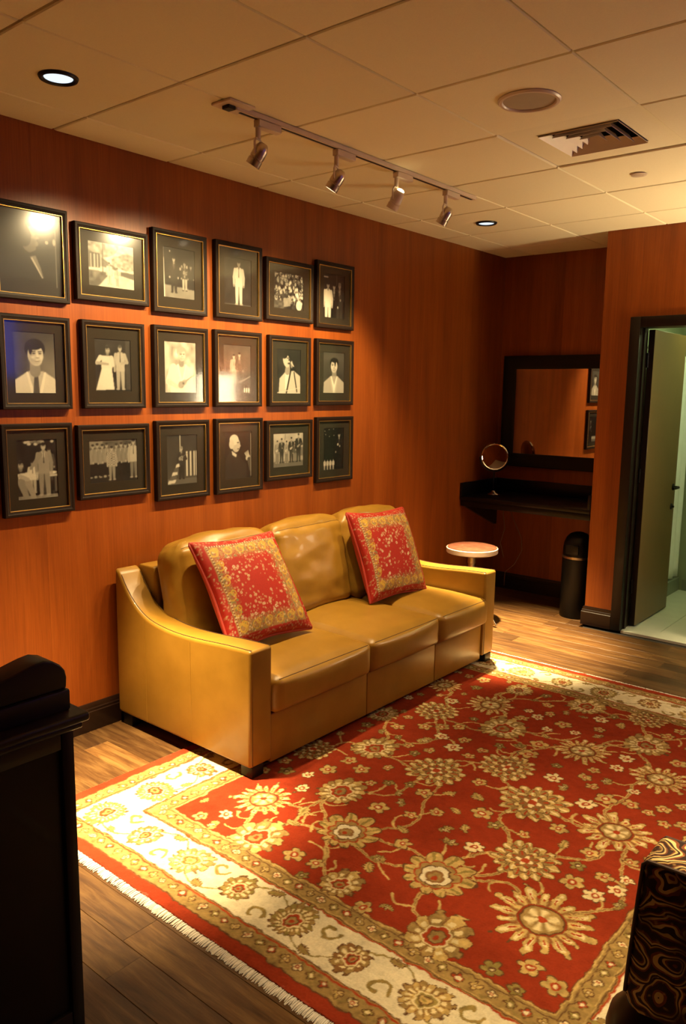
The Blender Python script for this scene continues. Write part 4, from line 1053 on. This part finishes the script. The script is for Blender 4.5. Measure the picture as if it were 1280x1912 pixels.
def picture(y0, y1, z0, z1, fn, label, pw, ph, full=False, dz=0., tilt=0.):
    yc, zc = (y0 + y1) / 2, (z0 + z1) / 2; W, Hh = y1 - y0, z1 - z0; fwid = .029
    t = thing('framed_photograph', label, 'picture', (0, yc, z0), (tilt, 0, 0), 'framed photographs on the veneer wall')
    # moulding cross-section (u inwards, x out of the wall), mitred round the rectangle
    sec = [(0, .004), (0, .028), (.003, .031), (.012, .031), (.016, .0285), (.0235, .0265), (.0235, .010), (.010, .004)]
    lip = [(.0236, .0265), (.0243, .0275), (.0258, .0275), (.0272, .0255), (.0272, .018), (.0236, .018)]
    def ring(sec):
        vs = []
        for u, x in sec:
            a, b = W / 2 - u, Hh / 2 - u; vs += [(x, -a, Hh / 2 - b), (x, a, Hh / 2 - b), (x, a, Hh / 2 + b), (x, -a, Hh / 2 + b)]
        n = len(sec); fs = []
        for i in range(n):
            for k in range(4):
                a, b = i * 4 + k, i * 4 + (k + 1) % 4; c, d = ((i + 1) % n) * 4 + (k + 1) % 4, ((i + 1) % n) * 4 + k; fs.append((a, b, c, d))
        return MB().add(vs, fs)
    obj('frame', ring(sec), M['frame'], t, ang=25)
    obj('gilt_lip', ring(lip), M['gold'], t, ang=25)
    iw, ih = W / 2 - fwid + .004, Hh / 2 - fwid + .004
    if full: pw, ph = 2 * iw, 2 * ih
    zc_ = Hh / 2 + dz
    if not full:
        a, b = pw / 2 - .002, ph / 2 - .002; m = MB()
        for (p, q, r, s) in ((-iw, iw, Hh / 2 - ih, zc_ - b), (-iw, iw, zc_ + b, Hh / 2 + ih), (-iw, -a, zc_ - b, zc_ + b), (a, iw, zc_ - b, zc_ + b)): m.box(.0125, .0150, p, q, r, s)
        obj('mat', m, M['mat'], t, smooth=False)
    p = fn(pw, ph)
    obj('print', p.mesh(pw, ph), M['print'], t, (.0120, 0, zc_))
    obj('backing_board', MB().box(.0055, .0085, -iw, iw, Hh / 2 - ih, Hh / 2 + ih), M['mat'], t, smooth=False)
    obj('glass', MB().box(.0175, .0190, -iw, iw, Hh / 2 - ih, Hh / 2 + ih), M['glass'], t, smooth=False)
    return t
P_, L_ = (.200, .255), (.262, .205)
picture(-.310, .036, 2.030, 2.427, p11, 'framed dark photo of a dim profile face, top left of the picture wall', .29, .34, True)
picture(.070, .464, 2.056, 2.395, p12, 'wide framed photo of two people on a sunny path by a house', .250, .200)
picture(.491, .833, 2.038, 2.436, p13, 'framed photo of dark-suited performers on a pale stage floor with white pole', .200, .245)
picture(.891, 1.233, 2.042, 2.439, p14, 'framed photo of a man standing alone in a white suit', .200, .250)
picture(1.263, 1.662, 2.059, 2.402, p15, 'wide framed photo of a dense crowd', .250, .205)
picture(1.692, 2.047, 2.045, 2.440, p16, 'framed photo of three suited men, the left one in white', .205, .265)
picture(-.302, .029, 1.566, 1.968, p21, 'framed portrait of a smiling dark-haired man in white jacket and tie', .195, .265)
picture(.088, .431, 1.567, 1.970, p22, 'framed photo of a woman in white dress facing a man in long coat', .200, .245)
picture(.486, .835, 1.569, 1.975, p23, 'framed bright photo of a fair-haired man in white shirt holding a guitar', .205, .260)
picture(.880, 1.229, 1.569, 1.978, p24, 'framed photo with strong lamp glare over faint figures', .205, .265)
picture(1.288, 1.643, 1.569, 1.975, p25, 'framed photo of a man in light suit with straps, head tilted back', .205, .260)
picture(1.695, 2.053, 1.573, 1.978, p26, 'framed portrait of a man with open white collar and tan jacket', .205, .255)
picture(-.315, .021, 1.099, 1.504, p31, 'framed photo of a standing man in suit among seated people outdoors', .195, .265)
picture(.048, .447, 1.142, 1.491, p32, 'wide framed photo of a man in checked jacket before a row of suits', .270, .205)
picture(.487, .836, 1.094, 1.502, p33, 'framed photo of a guitarist by tall white columns, white steps at lower left', .200, .260)
picture(.881, 1.235, 1.092, 1.505, p34, 'framed photo of a pale-haired man in profile raising his hand', .205, .265)
picture(1.265, 1.663, 1.134, 1.487, p35, 'wide framed photo of a band of musicians holding guitars', .262, .205)
picture(1.701, 2.059, 1.090, 1.500, p36, 'framed black photo of a dim singer above four small white figures', .200, .270)
# ------------------------------------------------------------------ dark cabinet, lower left
CX0, CX1, CY0, CY1, CZ = .93, 1.685, -2.05, -.972, .900
t = thing('wooden_cabinet', 'tall black-brown wooden cabinet at the lower left edge of the picture', 'cabinet', (0, 0, 0))
m = MB(); 
prof = [(0, 0), (.020, 0), (.026, .006), (.026, .014), (.020, .018), (.024, .022), (.024, .030), (.018, .036), (0, .036)]
obj('top', MB().bevbox(CX0, CX1, CY0, CY1, CZ - .022, CZ, .007, 3), M['espresso'], t)
obj('moulding', MB().bevbox(CX0 + .012, CX1 - .012, CY0 + .012, CY1 - .012, CZ - .040, CZ - .0222, .006, 3), M['espresso'], t)
fx = CX1 - .027
for y0, y1 in ((CY1 - .062, CY1 - .030), (CY0 + .030, CY0 + .09)):
    obj('stile', MB().bevbox(fx - .03, fx, y0, y1, .0, CZ - .0402, .003, 2), M['espresso'], t)
for z0, z1 in ((.03, .12), (CZ - .085, CZ - .0402)):
    obj('rail', MB().bevbox(fx - .03, fx - .001, CY0 + .0905, CY1 - .0625, z0, z1, .003, 2), M['espresso'], t)
obj('panel', MB().bevbox(fx - .03, fx - .012, CY0 + .0905, CY1 - .0625, .1205, CZ - .0855, .002, 1), M['espresso'], t)
obj('carcass', MB().bevbox(CX0 + .03, fx - .031, CY0 + .031, CY1 - .031, 0, CZ - .0405, .003, 1), M['espresso'], t)
t = thing('domed_case', 'dark humped wooden case lying on top of the black-brown cabinet', 'case', (0, 0, CZ))
obj('base', MB().bevbox(1.545, 1.640, -1.46, -.995, 0, .052, .006, 2), M['espresso'], t)
hump = [(-1.000, .0525), (-.998, .080), (-1.002, .098), (-1.014, .114), (-1.032, .127), (-1.055, .134), (-1.08, .131), (-1.11, .124), (-1.16, .112), (-1.24, .096), (-1.32, .078), (-1.45, .062), (-1.455, .0525)]
obj('lid', MB().rprism(hump, 1.556, 1.632, 'x', .012, 3, 50), M['espresso'], t, ang=50)
# ------------------------------------------------------------------ alcove: vanity counter, mirrors, bin, stool
t = thing('vanity_counter', 'black granite vanity counter with raised splash in the alcove', 'counter', (0, 0, 0))
obj('top', MB().bevbox(.003, XC - .003, 3.46, YF - .003, .812, .842, .004, 2), M['granite'], t)
obj('apron', MB().bevbox(.003, XC - .003, 3.475, 3.50, .762, .8118, .003, 2), M['granite'], t)
obj('backsplash', MB().bevbox(.024, XC - .024, YF - .022, YF - .003, .8425, .948, .003, 2), M['granite'], t)
obj('side_splash', MB().bevbox(.003, .0235, 3.462, YF - .003, .8425, .948, .003, 2), M['granite'], t)
obj('side_splash', MB().bevbox(XC - .0235, XC - .003, 3.462, YF - .003, .8425, .948, .003, 2), M['granite'], t)
obj('bracket', MB().prism([(3.50, .7615), (YF - .003, .7615), (YF - .003, .55), (YF - .03, .55)], .003, .025, 'x'), M['granite'], t, smooth=False)
t = thing('wall_mirror', 'rectangular mirror in a wide black frame on the alcove wall', 'mirror', (.535, YF - .005, 1.06), (0, 0, math.radians(.75)))
mw, mh, fwid = .485, .907, .108
sec = [(0, 0), (0, .030), (.006, .036), (.03, .036), (.05, .028), (.085, .024), (.098, .020), (.108, .014), (.108, 0)]
vs = []
for u, d in sec: vs += [(-mw + u, -d, u), (mw - u, -d, u), (mw - u, -d, mh - u), (-mw + u, -d, mh - u)]
fs = [(i * 4 + k, i * 4 + (k + 1) % 4, ((i + 1) % 9) * 4 + (k + 1) % 4, ((i + 1) % 9) * 4 + k) for i in range(9) for k in range(4)]
obj('frame', MB().add(vs, fs), M['black'], t, ang=25)
obj('glass', MB().box(-mw + .100, mw - .100, -.010, -.004, .100, mh - .100), M['mirror'], t, smooth=False)
t = thing('makeup_mirror', 'round chrome makeup mirror on a stem standing on the black counter', 'mirror', (.155, 3.73, .8425))
obj('base', MB().lathe([(0, 0), (.052, 0), (.054, .004), (.046, .012), (.022, .020), (.010, .034), (0, .034)], 32), M['chrome'], t)
obj('stem', MB().lathe([(0, .0345), (.006, .0345), (.006, .10), (.009, .105), (.009, .115), (.006, .12), (.006, .185), (0, .185)], 16), M['black'], t)
ry = .118; cz = .308; az = math.radians(-42)
yk = [(ry * math.cos(a), 0, cz + ry * math.sin(a)) for a in np.linspace(PI, 2 * PI, 20)]
hd = obj('yoke', MB().tube(yk, .005, 8), M['black'], t, (0, 0, 0), (0, 0, math.radians(38)))
mr = obj('mirror_head', MB().lathe([(.098, -.010), (.104, -.012), (.110, -.006), (.110, .006), (.104, .012), (.098, .010)], 48, ring=True), M['chrome'], t, (0, 0, cz))
mr.rotation_euler = Vector((.57, -.80, .12)).to_track_quat('Z', 'Y').to_euler()
obj('front_glass', MB().lathe([(0, .0045), (.05, .006), (.0985, .0095), (.0985, .003), (0, .003)], 48), M['mirror'], mr)
obj('back_glass', MB().lathe([(0, -.003), (.0985, -.003), (.0985, -.009), (0, -.009)], 48), M['mirror'], mr)
t = thing('power_cord', 'thin brown cord hanging loosely below the black counter', 'cord', (0, 0, 0))
obj('strand', MB().tube([(.29, 3.70, .80), (.27, 3.70, .70), (.285, 3.71, .58), (.255, 3.70, .46), (.28, 3.72, .34)], .003, 6), M['cord'], t)
obj('strand', MB().tube([(.30, 3.70, .80), (.36, 3.71, .66), (.43, 3.72, .52), (.44, 3.72, .42), (.38, 3.72, .30), (.30, 3.72, .22), (.28, 3.75, .10)], .003, 6), M['cord'], t)
t = thing('waste_bin', 'glossy black cylindrical waste bin with domed top under the counter end', 'bin', (.945, 3.63, 0))
obj('body', MB().lathe([(0, 0), (.108, 0), (.112, .006), (.112, .445), (.108, .450), (0, .450)], 40), M['sheen_black'], t)
obj('band', MB().lathe([(.106, .4505), (.1135, .4505), (.1135, .468), (.106, .468)], 40, ring=True), M['brushed'], t)
obj('dome', MB().lathe([(.104, .4685), (.110, .47), (.110, .52), (.104, .565), (.088, .605), (.062, .632), (.03, .645), (0, .648)], 40), M['sheen_black'], t)
obj('flap', MB().bevbox(-.05, .05, -.118, -.100, .49, .56, .006, 2), M['sheen_black'], t)
t = thing('vanity_stool', 'round worn vinyl stool on a metal post behind the sofa', 'stool', (.418, 2.975, 0))
obj('seat', MB().lathe([(0, .505), (.165, .505), (.178, .510), (.183, .522), (.183, .545), (.176, .556), (.15, .563), (.08, .566), (0, .567)], 48), M['vinyl'], t)
obj('rim', MB().lathe([(.183, .514), (.1865, .518), (.1865, .548), (.183, .552), (.180, .54), (.180, .52)], 48, ring=True), M['white_metal'], t)
obj('post', MB().lathe([(0, .16), (.024, .16), (.024, .43), (.030, .435), (.030, .5045), (0, .5045)], 24), M['brushed'], t)
for k in range(4):
    a = math.radians(-6 + 90 * k)
    obj('leg', MB().tube([(.018 * math.cos(a), .018 * math.sin(a), .24), (.10 * math.cos(a), .10 * math.sin(a), .19), (.20 * math.cos(a), .20 * math.sin(a), .055), (.235 * math.cos(a), .235 * math.sin(a), .010)], .010, 10), M['chrome'], t)
# ------------------------------------------------------------------ patterned armchair, lower right
AC = thing('patterned_armchair', 'paisley upholstered armchair at the lower right edge of the rug', 'armchair', (2.76, -.252, .0145))
aprof = [(0, .605), (.02, .612), (.10, .612), (.75, .612), (.75, .215), (.06, .215), (.018, .212), (-.006, .222), (-.018, .25), (-.021, .28), (-.014, .34), (-.004, .50)]
for y0 in (0, .74):
    arm = obj('arm', MB().rprism(aprof, y0, y0 + .135, 'y', .022, 4, 30), M['paisley'], AC, ang=50)
    for yy in (y0 + .004, y0 + .131):
        obj('piping', MB().tube([(-.0155, yy, .26), (-.012, yy, .34), (-.002, yy, .50), (.004, yy, .592), (.014, yy, .6035), (.10, yy, .6055), (.74, yy, .6055)], .0045, 8), M['piping'], arm)
obj('seat_base', MB().bevbox(.02, .74, .136, .739, .20, .36, .015, 3), M['paisley'], AC)
obj('seat_cushion', cushion(.66, .598, .14, .04, 12, .02), M['paisley'], AC, (.33, .4375, .435), ang=60)
obj('backrest', MB().rprism([(.62, .30), (.80, .30), (.90, .92), (.84, .95), (.76, .94)], .137, .738, 'y', .04, 4, 20), M['paisley'], AC)
for xx, yy in ((.06, .075), (.06, .80), (.70, .075), (.70, .80)):
    obj('leg', MB().lathe([(0, 0), (.05, 0), (.062, .008), (.085, .04), (.100, .085), (.104, .125), (.096, .165), (.070, .195), (.060, .21), (0, .21)], 28, (xx - .03, yy, 0)), M['espresso'], AC)
